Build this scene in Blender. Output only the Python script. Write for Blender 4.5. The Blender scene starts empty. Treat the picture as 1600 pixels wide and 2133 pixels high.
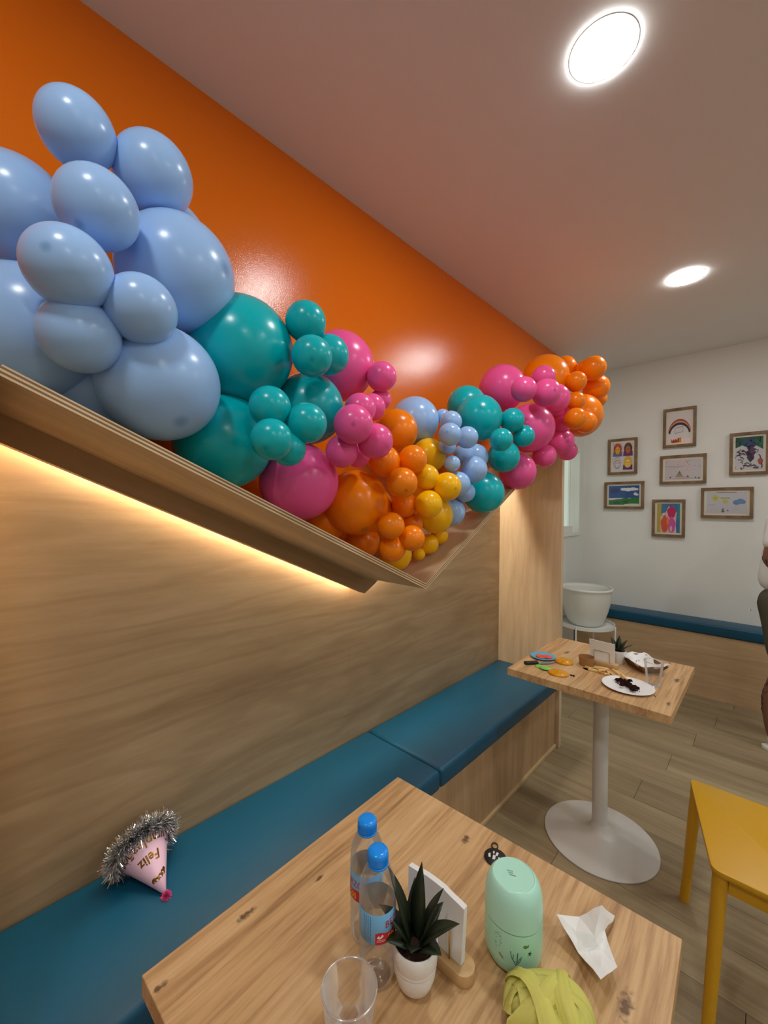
import bpy, bmesh, math, random
from mathutils import Vector, Matrix, Quaternion
random.seed(7)
R = math.radians
SC = bpy.context.scene
COL = SC.collection

# ------------------------------------------------------------------ camera
cam_d = bpy.data.cameras.new('camera')
cam = bpy.data.objects.new('camera', cam_d); COL.objects.link(cam)
yaw, pitch, roll = R(43.4409), R(-0.505), R(0.5395)
fw = Vector((-math.sin(yaw)*math.cos(pitch), math.cos(yaw)*math.cos(pitch), math.sin(pitch)))
rt = Vector((math.cos(yaw), math.sin(yaw), 0)); up = rt.cross(fw)
r2 = rt*math.cos(roll)+up*math.sin(roll); u2 = -rt*math.sin(roll)+up*math.cos(roll)
cam.matrix_world = Matrix(((r2.x, u2.x, -fw.x, 1.2912), (r2.y, u2.y, -fw.y, 0.0), (r2.z, u2.z, -fw.z, 1.4177), (0, 0, 0, 1)))
cam_d.sensor_fit = 'HORIZONTAL'; cam_d.sensor_width = 36; cam_d.lens = 846.6/1600*36
cam_d.clip_start = 0.01
SC.camera = cam

# ------------------------------------------------------------------ world, exposure
w = bpy.data.worlds.new('world'); SC.world = w; w.use_nodes = True
w.node_tree.nodes['Background'].inputs[0].default_value = (0.9, 0.95, 1, 1)
w.node_tree.nodes['Background'].inputs[1].default_value = 0.15
SC.view_settings.view_transform = 'Standard'; SC.view_settings.look = 'None'
SC.view_settings.gamma = 1; SC.view_settings.use_curve_mapping = False
SC.view_settings.exposure = 0.22
LAMP_POWER = 96.0      # emission strength of each round ceiling panel
LED_POWER = 110.0       # warm strip under the shelf
CEIL = 2.704
LAMP_R = 0.082
lamp_pos = [(0.938, 1.246), (0.944, 2.760), (0.938, -0.27), (2.55, -0.27), (2.55, 1.246), (2.55, 2.76), (4.15, -0.27), (4.15, 1.246), (4.15, 2.76)]  # last three, out of view, are added to raise the ambient light

# ------------------------------------------------------------------ helpers
def s2l(c):
    c = c/255.0
    return c/12.92 if c <= .04045 else ((c+.055)/1.055)**2.4
def rgb(r, g, b): return (s2l(r), s2l(g), s2l(b), 1)
MATS = {}
def mat(name, col=(.8, .8, .8, 1), rough=.5, metal=0, spec=.5, coat=0, emit=None, estr=0, sheen=0, sub=0):
    if name in MATS: return MATS[name]
    m = bpy.data.materials.new(name); m.use_nodes = True
    b = m.node_tree.nodes['Principled BSDF']
    b.inputs['Base Color'].default_value = col; b.inputs['Roughness'].default_value = rough
    b.inputs['Metallic'].default_value = metal; b.inputs['Specular IOR Level'].default_value = spec
    b.inputs['Coat Weight'].default_value = coat; b.inputs['Sheen Weight'].default_value = sheen
    if sub:
        b.inputs['Subsurface Weight'].default_value = sub; b.inputs['Subsurface Scale'].default_value = .02
    if emit:
        b.inputs['Emission Color'].default_value = emit; b.inputs['Emission Strength'].default_value = estr
    MATS[name] = m
    return m
def N(m, t, **kw):
    n = m.node_tree.nodes.new(t)
    for k, v in kw.items(): setattr(n, k, v)
    return n
def LK(m, a, b): m.node_tree.links.new(a, b)
def bump(m, scale, strength, dist=.001, detail=2, stretch=(1, 1, 1)):
    tc = N(m, 'ShaderNodeTexCoord'); mp = N(m, 'ShaderNodeMapping'); mp.inputs['Scale'].default_value = stretch
    nz = N(m, 'ShaderNodeTexNoise'); nz.inputs['Scale'].default_value = scale; nz.inputs['Detail'].default_value = detail
    bp = N(m, 'ShaderNodeBump'); bp.inputs['Strength'].default_value = strength; bp.inputs['Distance'].default_value = dist
    LK(m, tc.outputs['Object'], mp.inputs[0]); LK(m, mp.outputs[0], nz.inputs['Vector'])
    LK(m, nz.outputs['Fac'], bp.inputs['Height']); LK(m, bp.outputs[0], m.node_tree.nodes['Principled BSDF'].inputs['Normal'])
    return m
def mottle(m, c1, c2, scale, detail=4, stretch=(1, 1, 1)):
    tc = N(m, 'ShaderNodeTexCoord'); mp = N(m, 'ShaderNodeMapping'); mp.inputs['Scale'].default_value = stretch
    nz = N(m, 'ShaderNodeTexNoise'); nz.inputs['Scale'].default_value = scale; nz.inputs['Detail'].default_value = detail
    mx = N(m, 'ShaderNodeMix', data_type='RGBA'); mx.inputs[6].default_value = c1; mx.inputs[7].default_value = c2
    LK(m, tc.outputs['Object'], mp.inputs[0]); LK(m, mp.outputs[0], nz.inputs['Vector'])
    LK(m, nz.outputs['Fac'], mx.inputs[0]); LK(m, mx.outputs[2], m.node_tree.nodes['Principled BSDF'].inputs['Base Color'])
    return m
def wood(name, dark, mid, light, stretch, rough=.5, grain=1.0, knots=(), knotcol=rgb(86, 60, 40), rnd=False, kaniso=(1, 1, 1), swirl=.35, fig=0):
    """long grained wood: stretch = noise frequency per axis (low along the grain)"""
    if name in MATS: return MATS[name]
    m = mat(name, mid, rough, spec=.35); b = m.node_tree.nodes['Principled BSDF']
    tc = N(m, 'ShaderNodeTexCoord'); src = tc.outputs['Object']
    if rnd:
        oi = N(m, 'ShaderNodeObjectInfo'); ad = N(m, 'ShaderNodeVectorMath', operation='ADD')
        ml = N(m, 'ShaderNodeMath', operation='MULTIPLY'); ml.inputs[1].default_value = 37.0
        LK(m, oi.outputs['Random'], ml.inputs[0]); LK(m, src, ad.inputs[0]); LK(m, ml.outputs[0], ad.inputs[1]); src = ad.outputs[0]
    base = src
    # slow warp so the figure is not dead straight
    wn = N(m, 'ShaderNodeTexNoise'); wn.inputs['Scale'].default_value = 3.0; wn.inputs['Detail'].default_value = 1
    wm = N(m, 'ShaderNodeVectorMath', operation='SCALE'); wm.inputs['Scale'].default_value = .05*swirl
    wa = N(m, 'ShaderNodeVectorMath', operation='ADD')
    LK(m, src, wn.inputs['Vector']); LK(m, wn.outputs['Color'], wm.inputs[0]); LK(m, src, wa.inputs[0]); LK(m, wm.outputs[0], wa.inputs[1])
    mp = N(m, 'ShaderNodeMapping'); mp.inputs['Scale'].default_value = stretch
    LK(m, wa.outputs[0], mp.inputs[0])
    n1 = N(m, 'ShaderNodeTexNoise'); n1.inputs['Scale'].default_value = 1.0; n1.inputs['Detail'].default_value = 6; n1.inputs['Roughness'].default_value = .65
    n2 = N(m, 'ShaderNodeTexNoise'); n2.inputs['Scale'].default_value = .14; n2.inputs['Detail'].default_value = 3; n2.inputs['Distortion'].default_value = .6
    LK(m, mp.outputs[0], n1.inputs['Vector']); LK(m, mp.outputs[0], n2.inputs['Vector'])
    av = N(m, 'ShaderNodeMath', operation='ADD'); 
    m1 = N(m, 'ShaderNodeMath', operation='MULTIPLY'); m1.inputs[1].default_value = .55*grain
    m2 = N(m, 'ShaderNodeMath', operation='MULTIPLY'); m2.inputs[1].default_value = 1-.55*grain
    LK(m, n1.outputs['Fac'], m1.inputs[0]); LK(m, n2.outputs['Fac'], m2.inputs[0]); LK(m, m1.outputs[0], av.inputs[0]); LK(m, m2.outputs[0], av.inputs[1])
    cr = N(m, 'ShaderNodeValToRGB'); e = cr.color_ramp.elements
    e[0].position = .34; e[0].color = dark; e[1].position = .66; e[1].color = light
    k = e.new(.5); k.color = mid
    LK(m, av.outputs[0], cr.inputs[0]); out = cr.outputs[0]
    if fig:      # contour lines of the cut veneer
        n3 = N(m, 'ShaderNodeTexNoise'); n3.inputs['Scale'].default_value = .16; n3.inputs['Detail'].default_value = 2; n3.inputs['Roughness'].default_value = .35
        f1 = N(m, 'ShaderNodeMath', operation='MULTIPLY'); f1.inputs[1].default_value = 95; f2 = N(m, 'ShaderNodeMath', operation='SINE')
        f3 = N(m, 'ShaderNodeMapRange'); f3.inputs['From Min'].default_value = .35; f3.inputs['From Max'].default_value = 1; f3.inputs['To Max'].default_value = fig
        f4 = N(m, 'ShaderNodeMath', operation='MULTIPLY'); fm = N(m, 'ShaderNodeMix', data_type='RGBA'); fm.inputs[7].default_value = (dark[0]*.75, dark[1]*.72, dark[2]*.68, 1)
        LK(m, mp.outputs[0], n3.inputs['Vector']); LK(m, n3.outputs['Fac'], f1.inputs[0]); LK(m, f1.outputs[0], f2.inputs[0]); LK(m, f2.outputs[0], f3.inputs[0])
        LK(m, f3.outputs[0], f4.inputs[0]); LK(m, n1.outputs['Fac'], f4.inputs[1]); LK(m, f4.outputs[0], fm.inputs[0]); LK(m, out, fm.inputs[6]); out = fm.outputs[2]
    if rnd:
        hs = N(m, 'ShaderNodeHueSaturation'); mr = N(m, 'ShaderNodeMapRange'); mr.inputs['To Min'].default_value = .88; mr.inputs['To Max'].default_value = 1.1
        LK(m, oi.outputs['Random'], mr.inputs[0]); LK(m, mr.outputs[0], hs.inputs['Value']); LK(m, out, hs.inputs['Color']); out = hs.outputs[0]
    for (kx, ky, kz, kr) in knots:
        sb = N(m, 'ShaderNodeVectorMath', operation='SUBTRACT'); sb.inputs[1].default_value = (kx, ky, kz)
        sv = N(m, 'ShaderNodeVectorMath', operation='MULTIPLY'); sv.inputs[1].default_value = kaniso
        ln = N(m, 'ShaderNodeVectorMath', operation='LENGTH')
        mr = N(m, 'ShaderNodeMapRange'); mr.inputs['From Min'].default_value = kr*.35; mr.inputs['From Max'].default_value = kr
        mr.inputs['To Min'].default_value = .85; mr.inputs['To Max'].default_value = 0
        LK(m, wa.outputs[0], sb.inputs[0]); LK(m, sb.outputs[0], sv.inputs[0]); LK(m, sv.outputs[0], ln.inputs[0])
        kn = N(m, 'ShaderNodeTexNoise'); kn.inputs['Scale'].default_value = 130; kn.inputs['Detail'].default_value = 3; LK(m, base, kn.inputs['Vector'])
        ka = N(m, 'ShaderNodeMath', operation='MULTIPLY_ADD'); ka.inputs[1].default_value = kr*1.8; LK(m, kn.outputs['Fac'], ka.inputs[0])
        ks = N(m, 'ShaderNodeMath', operation='ADD'); ks.inputs[1].default_value = -kr*.9; LK(m, ln.outputs['Value'], ks.inputs[0]); LK(m, ks.outputs[0], ka.inputs[2])
        LK(m, ka.outputs[0], mr.inputs[0])
        sb.inputs[1].default_value = (kx+.025*swirl, ky+.025*swirl, kz+.025*swirl)
        mx = N(m, 'ShaderNodeMix', data_type='RGBA'); mx.inputs[7].default_value = knotcol
        LK(m, mr.outputs[0], mx.inputs[0]); LK(m, out, mx.inputs[6]); out = mx.outputs[2]
    LK(m, out, b.inputs['Base Color'])
    bp = N(m, 'ShaderNodeBump'); bp.inputs['Strength'].default_value = .12; bp.inputs['Distance'].default_value = .001
    LK(m, n1.outputs['Fac'], bp.inputs['Height']); LK(m, bp.outputs[0], b.inputs['Normal'])
    return m
def clear_mat(name, tint=(1, 1, 1, 1), rough=.04, base=.06, gain=.9, haze=.35):
    """thin clear film: see-through, reflecting more at grazing angles"""
    if name in MATS: return MATS[name]
    m = bpy.data.materials.new(name); m.use_nodes = True; nt = m.node_tree; nt.nodes.clear()
    o = nt.nodes.new('ShaderNodeOutputMaterial'); mx = nt.nodes.new('ShaderNodeMixShader')
    t = nt.nodes.new('ShaderNodeBsdfTransparent'); t.inputs[0].default_value = tint
    g = nt.nodes.new('ShaderNodeBsdfGlossy'); g.inputs['Roughness'].default_value = rough; g.inputs[0].default_value = (.95, .95, .95, 1)
    lw = nt.nodes.new('ShaderNodeLayerWeight'); lw.inputs[0].default_value = .25
    ma = nt.nodes.new('ShaderNodeMath'); ma.operation = 'MULTIPLY_ADD'; ma.inputs[1].default_value = gain; ma.inputs[2].default_value = base
    nt.links.new(lw.outputs['Fresnel'], ma.inputs[0]); nt.links.new(ma.outputs[0], mx.inputs[0])
    df = nt.nodes.new('ShaderNodeBsdfDiffuse'); df.inputs[0].default_value = (.92, .92, .92, 1)
    m2 = nt.nodes.new('ShaderNodeMixShader'); m2.inputs[0].default_value = haze; nt.links.new(g.outputs[0], m2.inputs[1]); nt.links.new(df.outputs[0], m2.inputs[2])
    nt.links.new(t.outputs[0], mx.inputs[1]); nt.links.new(m2.outputs[0], mx.inputs[2]); nt.links.new(mx.outputs[0], o.inputs[0])
    MATS[name] = m
    return m

def link(o, parent=None):
    COL.objects.link(o)
    if parent: o.parent = parent
    return o
def tag(o, label=None, cat=None, group=None, kind=None):
    if label: o['label'] = label
    if cat: o['category'] = cat
    if group: o['group'] = group
    if kind: o['kind'] = kind
    return o
def empty(name, loc=(0, 0, 0), rz=0):
    o = bpy.data.objects.new(name, None); o.empty_display_size = .05
    o.location = loc; o.rotation_euler = (0, 0, rz); return link(o)
def obj(name, bm, m, parent=None, smooth=False, loc=None, rot=None, angle=None):
    me = bpy.data.meshes.new(name)
    bmesh.ops.recalc_face_normals(bm, faces=bm.faces[:])
    bm.to_mesh(me); bm.free()
    for mm in (m if isinstance(m, (list, tuple)) else [m]): me.materials.append(mm)
    if smooth or angle:
        me.polygons.foreach_set('use_smooth', [True]*len(me.polygons))
        if angle: me.set_sharp_from_angle(angle=R(angle))
    o = bpy.data.objects.new(name, me); link(o, parent)
    if loc is not None: o.location = loc
    if rot is not None: o.rotation_euler = rot
    return o
def box(x0, x1, y0, y1, z0, z1, bev=0, seg=2, bm=None):
    b = bm or bmesh.new()
    g = bmesh.ops.create_cube(b, size=1)
    for v in g['verts']: v.co = Vector((x0+(v.co.x+.5)*(x1-x0), y0+(v.co.y+.5)*(y1-y0), z0+(v.co.z+.5)*(z1-z0)))
    if bev:
        es = list({e for v in g['verts'] for e in v.link_edges})
        bmesh.ops.bevel(b, geom=es, offset=bev, segments=seg, affect='EDGES', profile=.5)
    return b
def lathe(prof, seg=48, bm=None, c=(0, 0, 0), sx=1, sy=1):
    """prof: list of (r, z); r = 0 closes with a single point"""
    b = bm or bmesh.new(); rings = []
    for r, z in prof:
        if r <= 1e-6: rings.append([b.verts.new((c[0], c[1], c[2]+z))])
        else: rings.append([b.verts.new((c[0]+sx*r*math.cos(2*math.pi*i/seg), c[1]+sy*r*math.sin(2*math.pi*i/seg), c[2]+z)) for i in range(seg)])
    for a, d in zip(rings, rings[1:]):
        for i in range(seg):
            j = (i+1) % seg
            if len(a) == 1 and len(d) == 1: continue
            if len(a) == 1: b.faces.new((a[0], d[i], d[j]))
            elif len(d) == 1: b.faces.new((a[i], d[0], a[j]))
            else: b.faces.new((a[i], a[j], d[j], d[i]))
    return b
def tube(pts, r, seg=10, bm=None, caps=True):
    b = bm or bmesh.new(); pts = [Vector(q) for q in pts]; rings = []; n = len(pts)
    rs = r if isinstance(r, (list, tuple)) else [r]*n
    t0 = (pts[1]-pts[0]).normalized(); nrm = t0.orthogonal().normalized()
    for i, q in enumerate(pts):
        t = (pts[min(i+1, n-1)]-pts[max(i-1, 0)]).normalized()
        nrm = (nrm-t*nrm.dot(t)).normalized(); bn = t.cross(nrm)
        rings.append([b.verts.new(q+(nrm*math.cos(2*math.pi*k/seg)+bn*math.sin(2*math.pi*k/seg))*rs[i]) for k in range(seg)])
    for a, d in zip(rings, rings[1:]):
        for k in range(seg): b.faces.new((a[k], a[(k+1) % seg], d[(k+1) % seg], d[k]))
    if caps: b.faces.new(rings[0][::-1]); b.faces.new(rings[-1])
    return b
def prism(poly, axis, a0, a1, bm=None, bev=0):
    """polygon of 2-D points extruded along axis ('x': pts are (y,z); 'z': pts are (x,y); 'y': pts are (x,z))"""
    b = bm or bmesh.new()
    f = {'x': lambda p, a: (a, p[0], p[1]), 'y': lambda p, a: (p[0], a, p[1]), 'z': lambda p, a: (p[0], p[1], a)}[axis]
    A = [b.verts.new(f(p, a0)) for p in poly]; B = [b.verts.new(f(p, a1)) for p in poly]; n = len(poly)
    b.faces.new(A); b.faces.new(B[::-1])
    for i in range(n): b.faces.new((A[i], A[(i+1) % n], B[(i+1) % n], B[i]))
    bmesh.ops.recalc_face_normals(b, faces=b.faces[:])
    if bev: bmesh.ops.bevel(b, geom=b.edges[:], offset=bev, segments=2, affect='EDGES', profile=.5)
    return b
def text_geo(txt, size, bold=0):
    cu = bpy.data.curves.new('lettering', 'FONT'); cu.body = txt; cu.size = size; cu.resolution_u = 3; cu.offset = bold
    ob = bpy.data.objects.new('lettering', cu); COL.objects.link(ob)
    ev = ob.evaluated_get(bpy.context.evaluated_depsgraph_get()); me = ev.to_mesh()
    vs = [v.co.copy() for v in me.vertices]; fs = [tuple(q.vertices) for q in me.polygons]
    ev.to_mesh_clear(); bpy.data.objects.remove(ob); bpy.data.curves.remove(cu)
    wd = max((v.x for v in vs), default=0)
    return vs, fs, wd
def mapped(vs, fs, fn, bm=None):
    b = bm or bmesh.new(); V = [b.verts.new(fn(v.x, v.y)) for v in vs]
    for f in fs:
        try: b.faces.new([V[i] for i in f])
        except ValueError: pass
    return b
def skinned(name, pts, edges, rad, m, parent, sub=2):
    me = bpy.data.meshes.new(name); me.from_pydata(pts, edges, [])
    ob = bpy.data.objects.new(name, me); COL.objects.link(ob)
    md = ob.modifiers.new('skin', 'SKIN'); md.branch_smoothing = .6
    if not me.skin_vertices: 
        pass
    for i, v in enumerate(me.skin_vertices[0].data):
        q = rad[i]; v.radius = q if isinstance(q, tuple) else (q, q); v.use_root = (i == 0)
    sd = ob.modifiers.new('sub', 'SUBSURF'); sd.levels = sub; sd.render_levels = sub
    ev = ob.evaluated_get(bpy.context.evaluated_depsgraph_get()); nm = bpy.data.meshes.new_from_object(ev)
    bpy.data.objects.remove(ob); nm.name = name; nm.materials.clear(); nm.materials.append(m)
    nm.polygons.foreach_set('use_smooth', [True]*len(nm.polygons))
    o = bpy.data.objects.new(name, nm); return link(o, parent)

# ------------------------------------------------------------------ materials
M_orange = bump(mat('orange_wall_paint', rgb(238, 116, 4), .18, spec=.5), 260, .22, .002)
M_white = bump(mat('white_wall_paint', rgb(232, 233, 228), .6), 180, .08)
M_ceil = mat('ceiling_paint', rgb(236, 233, 231), .7)
M_ply = wood('plywood_cladding', rgb(156, 129, 96), rgb(182, 155, 120), rgb(199, 174, 140), (40, 2.0, 22), .45, .8, swirl=.7, fig=.38)
M_plyv = wood('plywood_upright', rgb(186, 158, 126), rgb(210, 184, 150), rgb(224, 202, 170), (26, 26, 1.8), .5, .8, swirl=.8, fig=.22)
M_plyb = wood('plywood_board', rgb(178, 150, 114), rgb(200, 172, 134), rgb(216, 190, 154), (40, 2.5, 30), .5, .6, swirl=1.2)
M_batten = wood('batten_wood', rgb(150, 120, 86), rgb(170, 140, 104), rgb(186, 156, 118), (40, 3, 30), .6, .6)
M_front = wood('bench_wood', rgb(160, 128, 94), rgb(186, 154, 116), rgb(202, 172, 134), (20, 20, 2.2), .5, .7, swirl=.8, fig=.28)
M_frontx = wood('far_bench_wood', rgb(172, 142, 108), rgb(196, 166, 128), rgb(212, 184, 146), (2.4, 20, 22), .5, .7, swirl=.8, fig=.28)
M_trim = wood('trim_wood', rgb(176, 146, 104), rgb(204, 176, 132), rgb(220, 194, 152), (40, 3, 40), .5, .6)
M_floor = wood('floor_laminate', rgb(134, 116, 88), rgb(156, 138, 108), rgb(174, 156, 124), (3.2, 60, 30), .42, .8, rnd=True, swirl=.6)
M_blue = bump(mat('blue_vinyl', rgb(2, 76, 106), .42, spec=.45), 900, .06)
M_tbase = mat('table_enamel', rgb(214, 212, 208), .28, spec=.5)
M_yellow = mat('yellow_paint', rgb(212, 160, 24), .38)
M_whitep = mat('white_plastic', rgb(232, 232, 228), .35)
M_lamp = mat('lamp_panel', (1, 1, 1, 1), .5, emit=(.98, 1.0, .975, 1), estr=LAMP_POWER)
M_led = mat('led_strip', (1, .9, .7, 1), .5, emit=(1.0, .92, .74, 1), estr=LED_POWER)
M_black = mat('black', rgb(22, 22, 22), .5)
# edge of the plywood boards: the plies as light and dark layers across the thickness (local z)
M_edge = mat('plywood_edge', rgb(190, 160, 120), .6)
_tc = N(M_edge, 'ShaderNodeTexCoord'); _sp = N(M_edge, 'ShaderNodeSeparateXYZ'); _m = N(M_edge, 'ShaderNodeMath', operation='MULTIPLY'); _m.inputs[1].default_value = 1/.0075
_f = N(M_edge, 'ShaderNodeMath', operation='FRACT'); _c = N(M_edge, 'ShaderNodeValToRGB'); _e = _c.color_ramp.elements
_c.color_ramp.interpolation = 'CONSTANT'
_e[0].position = 0; _e[0].color = rgb(226, 198, 158); _e[1].position = .5; _e[1].color = rgb(136, 102, 70)
LK(M_edge, _tc.outputs['Object'], _sp.inputs[0]); LK(M_edge, _sp.outputs['Z'], _m.inputs[0]); LK(M_edge, _m.outputs[0], _f.inputs[0]); LK(M_edge, _f.outputs[0], _c.inputs[0])
LK(M_edge, _c.outputs[0], M_edge.node_tree.nodes['Principled BSDF'].inputs['Base Color'])

# ------------------------------------------------------------------ room shell
YF, YB, XR = 4.135, -1.9, 5.0
OR_END = 3.46
SZ, BX, BXP, YP0, YP1 = 0.433, 0.378, 0.402, 0.045, 2.468
def quad_wall(name, faces, mats):
    b = bmesh.new()
    for pts, mi in faces:
        f = b.faces.new([b.verts.new(q) for q in pts]); f.material_index = mi
    me = bpy.data.meshes.new(name); b.to_mesh(me); b.free()
    for m in mats: me.materials.append(m)
    o = bpy.data.objects.new(name, me); link(o); o['kind'] = 'structure'; return o
WY0, WY1, WZ0, WZ1 = 3.48, 4.015, 1.185, 1.985
def yz(y0, y1, z0, z1, x=0): return [(x, y0, z0), (x, y1, z0), (x, y1, z1), (x, y0, z1)]
quad_wall('wall_left', [(yz(YB, YP1+.018, 0, CEIL), 0), (yz(YP1+.018, OR_END, 1.95, CEIL), 0), (yz(YP1+.018, OR_END, 0, 1.95), 1), (yz(OR_END, WY0, 0, CEIL), 1), (yz(WY0, WY1, 0, WZ0), 1), (yz(WY0, WY1, WZ1, CEIL), 1), (yz(WY1, YF, 0, CEIL), 1)], [M_orange, M_white])
quad_wall('wall_far', [([(0, YF, 0), (XR, YF, 0), (XR, YF, CEIL), (0, YF, CEIL)], 0)], [M_white])
quad_wall('wall_right', [([(XR, YB, 0), (XR, YF, 0), (XR, YF, CEIL), (XR, YB, CEIL)], 0)], [M_white])
quad_wall('wall_back', [([(0, YB, 0), (XR, YB, 0), (XR, YB, CEIL), (0, YB, CEIL)], 0)], [M_white])
quad_wall('ceiling', [([(0, YB, CEIL), (XR, YB, CEIL), (XR, YF, CEIL), (0, YF, CEIL)], 0)], [M_ceil])
fl = obj('floor', box(-.02, XR, YB, YF, -.05, -.009), mat('floor_base', rgb(70, 58, 42), .8)); tag(fl, kind='structure')
PW, PL = .19, 1.25
pm = {}
row = 0; y = YB+.02
while y < YF:
    x = -((row*.47) % 1)*PL
    while x < XR:
        x0, x1, y1 = max(x, 0), min(x+PL, XR), min(y+PW, YF)
        if x1-x0 > .03:
            key = (round(x1-x0, 3), round(y1-y, 3))
            if key not in pm:
                o = obj('plank', box(.0007, key[0]-.0007, .0007, key[1]-.0007, -.009, 0, .0008, 1), M_floor, fl); pm[key] = o.data
            else: o = link(bpy.data.objects.new('plank', pm[key]), fl)
            o.location = (x0, y, 0)
        x += PL
    y += PW; row += 1

# window in the white part of the left wall
win = empty('window_1', (0, 0, 0)); win['kind'] = 'structure'
M_winf = mat('window_frame_white', rgb(236, 238, 232), .4)
for (a, b_, c, d) in ((WY0, WY1, WZ0, WZ0+.03), (WY0, WY1, WZ1-.03, WZ1), (WY0, WY0+.03, WZ0+.03, WZ1-.03), (WY1-.03, WY1, WZ0+.03, WZ1-.03)):
    obj('window_frame', box(-.10, .012, a, b_, c, d, .002), M_winf, win)
for (a, b_, c, d) in ((WY0+.03, WY0+.05, WZ0+.03, WZ1-.03), (WY1-.085, WY1-.06, WZ0+.03, WZ1-.03)):
    obj('sash', box(-.085, -.055, a, b_, c, d, .002), M_winf, win)
obj('pane', box(-.078, -.072, WY0+.03, WY1-.03, WZ0+.03, WZ1-.03), mat('frosted_pane', rgb(206, 222, 210), .5, emit=(.80, .95, .85, 1), estr=.28), win)
obj('window_sill', box(-.07, -.01, WY0+.03, WY1-.13, WZ0+.03, WZ0+.09, .003), M_winf, win)

# ------------------------------------------------------------------ ceiling lights
lamp_lab = ['large round white ceiling light, the nearest one', 'round white ceiling light farther away near the picture wall',
            'round white ceiling light above the camera place', 'round white ceiling light at the back right of the room',
            'round white ceiling light in the middle of the right row', 'round white ceiling light at the far end of the right row',
            'added round fill light by the right wall, back', 'added round fill light by the right wall, middle', 'added round fill light by the right wall, far end']
lm = None
for (x, y), lb in zip(lamp_pos, lamp_lab):
    t = empty('ceiling_light', (x, y, CEIL)); tag(t, lb, 'ceiling light', 'round recessed ceiling lights')
    if lm is None:
        a = obj('diffuser', lathe([(0, -.004), (LAMP_R-.001, -.004), (LAMP_R, -.003), (LAMP_R, 0)], 64), M_lamp, t)
        b_ = obj('trim_ring', lathe([(LAMP_R+.0002, -.0005), (LAMP_R+.0005, -.001), (LAMP_R+.005, -.001), (LAMP_R+.006, -.0001)], 64), M_winf, t, smooth=True)
        lm = (a.data, b_.data)
    else:
        link(bpy.data.objects.new('diffuser', lm[0]), t); link(bpy.data.objects.new('trim_ring', lm[1]), t)

# ------------------------------------------------------------------ plywood cladding, uprights, V-shaped shelf
VY, VZ, PHL, PHR, SHX, TH = 1.175, 1.127, math.atan(.443), math.atan(.553), .392, .018
def vz(y): return VZ+(VY-y)*.443 if y < VY else VZ+(y-VY)*.553
cl = empty('wall_cladding'); tag(cl, 'pale plywood cladding on the wall under the shelf', 'wall panel', kind='thing')
obj('panel', prism([(YP0, .3), (1.1498, .3), (1.1498, vz(1.1498)), (YP0, vz(YP0))], 'x', 0.0005, .006), M_ply, cl)
obj('panel', prism([(1.1502, .3), (YP1, .3), (YP1, vz(YP1)), (VY, VZ), (1.1502, vz(1.1502))], 'x', 0.0005, .006), M_ply, cl)
up1 = obj('upright_panel', box(.0005, BXP, YP1, YP1+.036, 0, vz(YP1)+.05, .0015), M_plyv)
tag(up1, 'tall plywood end panel standing between bench and plant corner', 'panel')
up0 = obj('upright_panel', box(.0005, BXP, YP0-.036, YP0, 0, vz(YP0)+.02, .0015), M_plyv)
tag(up0, 'plywood end panel at the near end of the bench', 'panel')

sh = empty('plywood_shelf', (0, VY, VZ)); tag(sh, 'V-shaped plywood shelf holding the balloon garland, lit underneath', 'shelf')
tn = math.tan((PHL+PHR)/2)
def board(sign, L, ph):
    e = TH*tn
    poly = [(0, 0), (sign*L, 0), (sign*L, TH), (sign*e, TH)]
    b = prism(poly, 'x', .007, SHX)
    b.faces.ensure_lookup_table()
    for f in b.faces:
        if abs(f.calc_center_median().x-SHX) < 1e-5: f.material_index = 1
    o = obj('board', b, [M_plyb, M_edge], sh); o.rotation_euler = (sign*ph, 0, 0)
    BH = .058
    bb = obj('batten', prism([(-sign*BH*tn, -BH), (sign*(L-.002), -BH), (sign*(L-.002), 0), (0, 0)], 'x', .036, .070), M_batten, sh); bb.rotation_euler = (sign*ph, 0, 0)
    led = obj('led_strip', prism([(sign*.02, -.004), (sign*(L-.01), -.004), (sign*(L-.01), -.0005), (sign*.02, -.0005)], 'x', .010, .022), M_led, sh); led.rotation_euler = (sign*ph, 0, 0)
board(-1, (VY-YP0)/math.cos(PHL), PHL); board(1, (YP1-VY)/math.cos(PHR), PHR)

# ------------------------------------------------------------------ benches
bn = empty('bench', (0, YP0, 0)); tag(bn, 'long built-in plywood bench base under the blue cushions', 'bench')
obj('front_board', box(BX-.018, BX, .001, YP1-YP0-.001, .022, .352), M_front, bn)
obj('seat_board', box(.007, BX, .001, YP1-YP0-.001, .352, .356), M_front, bn)
obj('base_trim', box(BX-.018, BX+.010, .001, YP1-YP0-.001, 0, .022, .004), M_trim, bn)
def cushion(y0, y1, lb):
    o = obj('seat_cushion', box(.008, .408, y0, y1, .3575, SZ, .016, 4), M_blue, angle=40); tag(o, lb, 'cushion', 'blue vinyl bench cushions'); return o
cushion(YP0+.002, 1.2605, 'blue vinyl bench cushion nearest the camera, under the party hat')
cushion(1.2625, YP1-.002, 'blue vinyl bench cushion beside the far table')
fb = empty('bench', (0, 3.918, 0)); tag(fb, 'low wooden bench base along the picture wall', 'bench')
obj('front_board', box(.01, XR-.01, 0, .018, .001, .484), M_frontx, fb)
obj('seat_board', box(.01, XR-.01, .018, .216, .462, .484), M_frontx, fb)
o = obj('seat_cushion', box(.015, XR-.01, 3.905, YF-.002, .4855, .566, .014, 3), M_blue, angle=40); tag(o, 'dark blue vinyl cushion on the far bench below the pictures', 'cushion')

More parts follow.
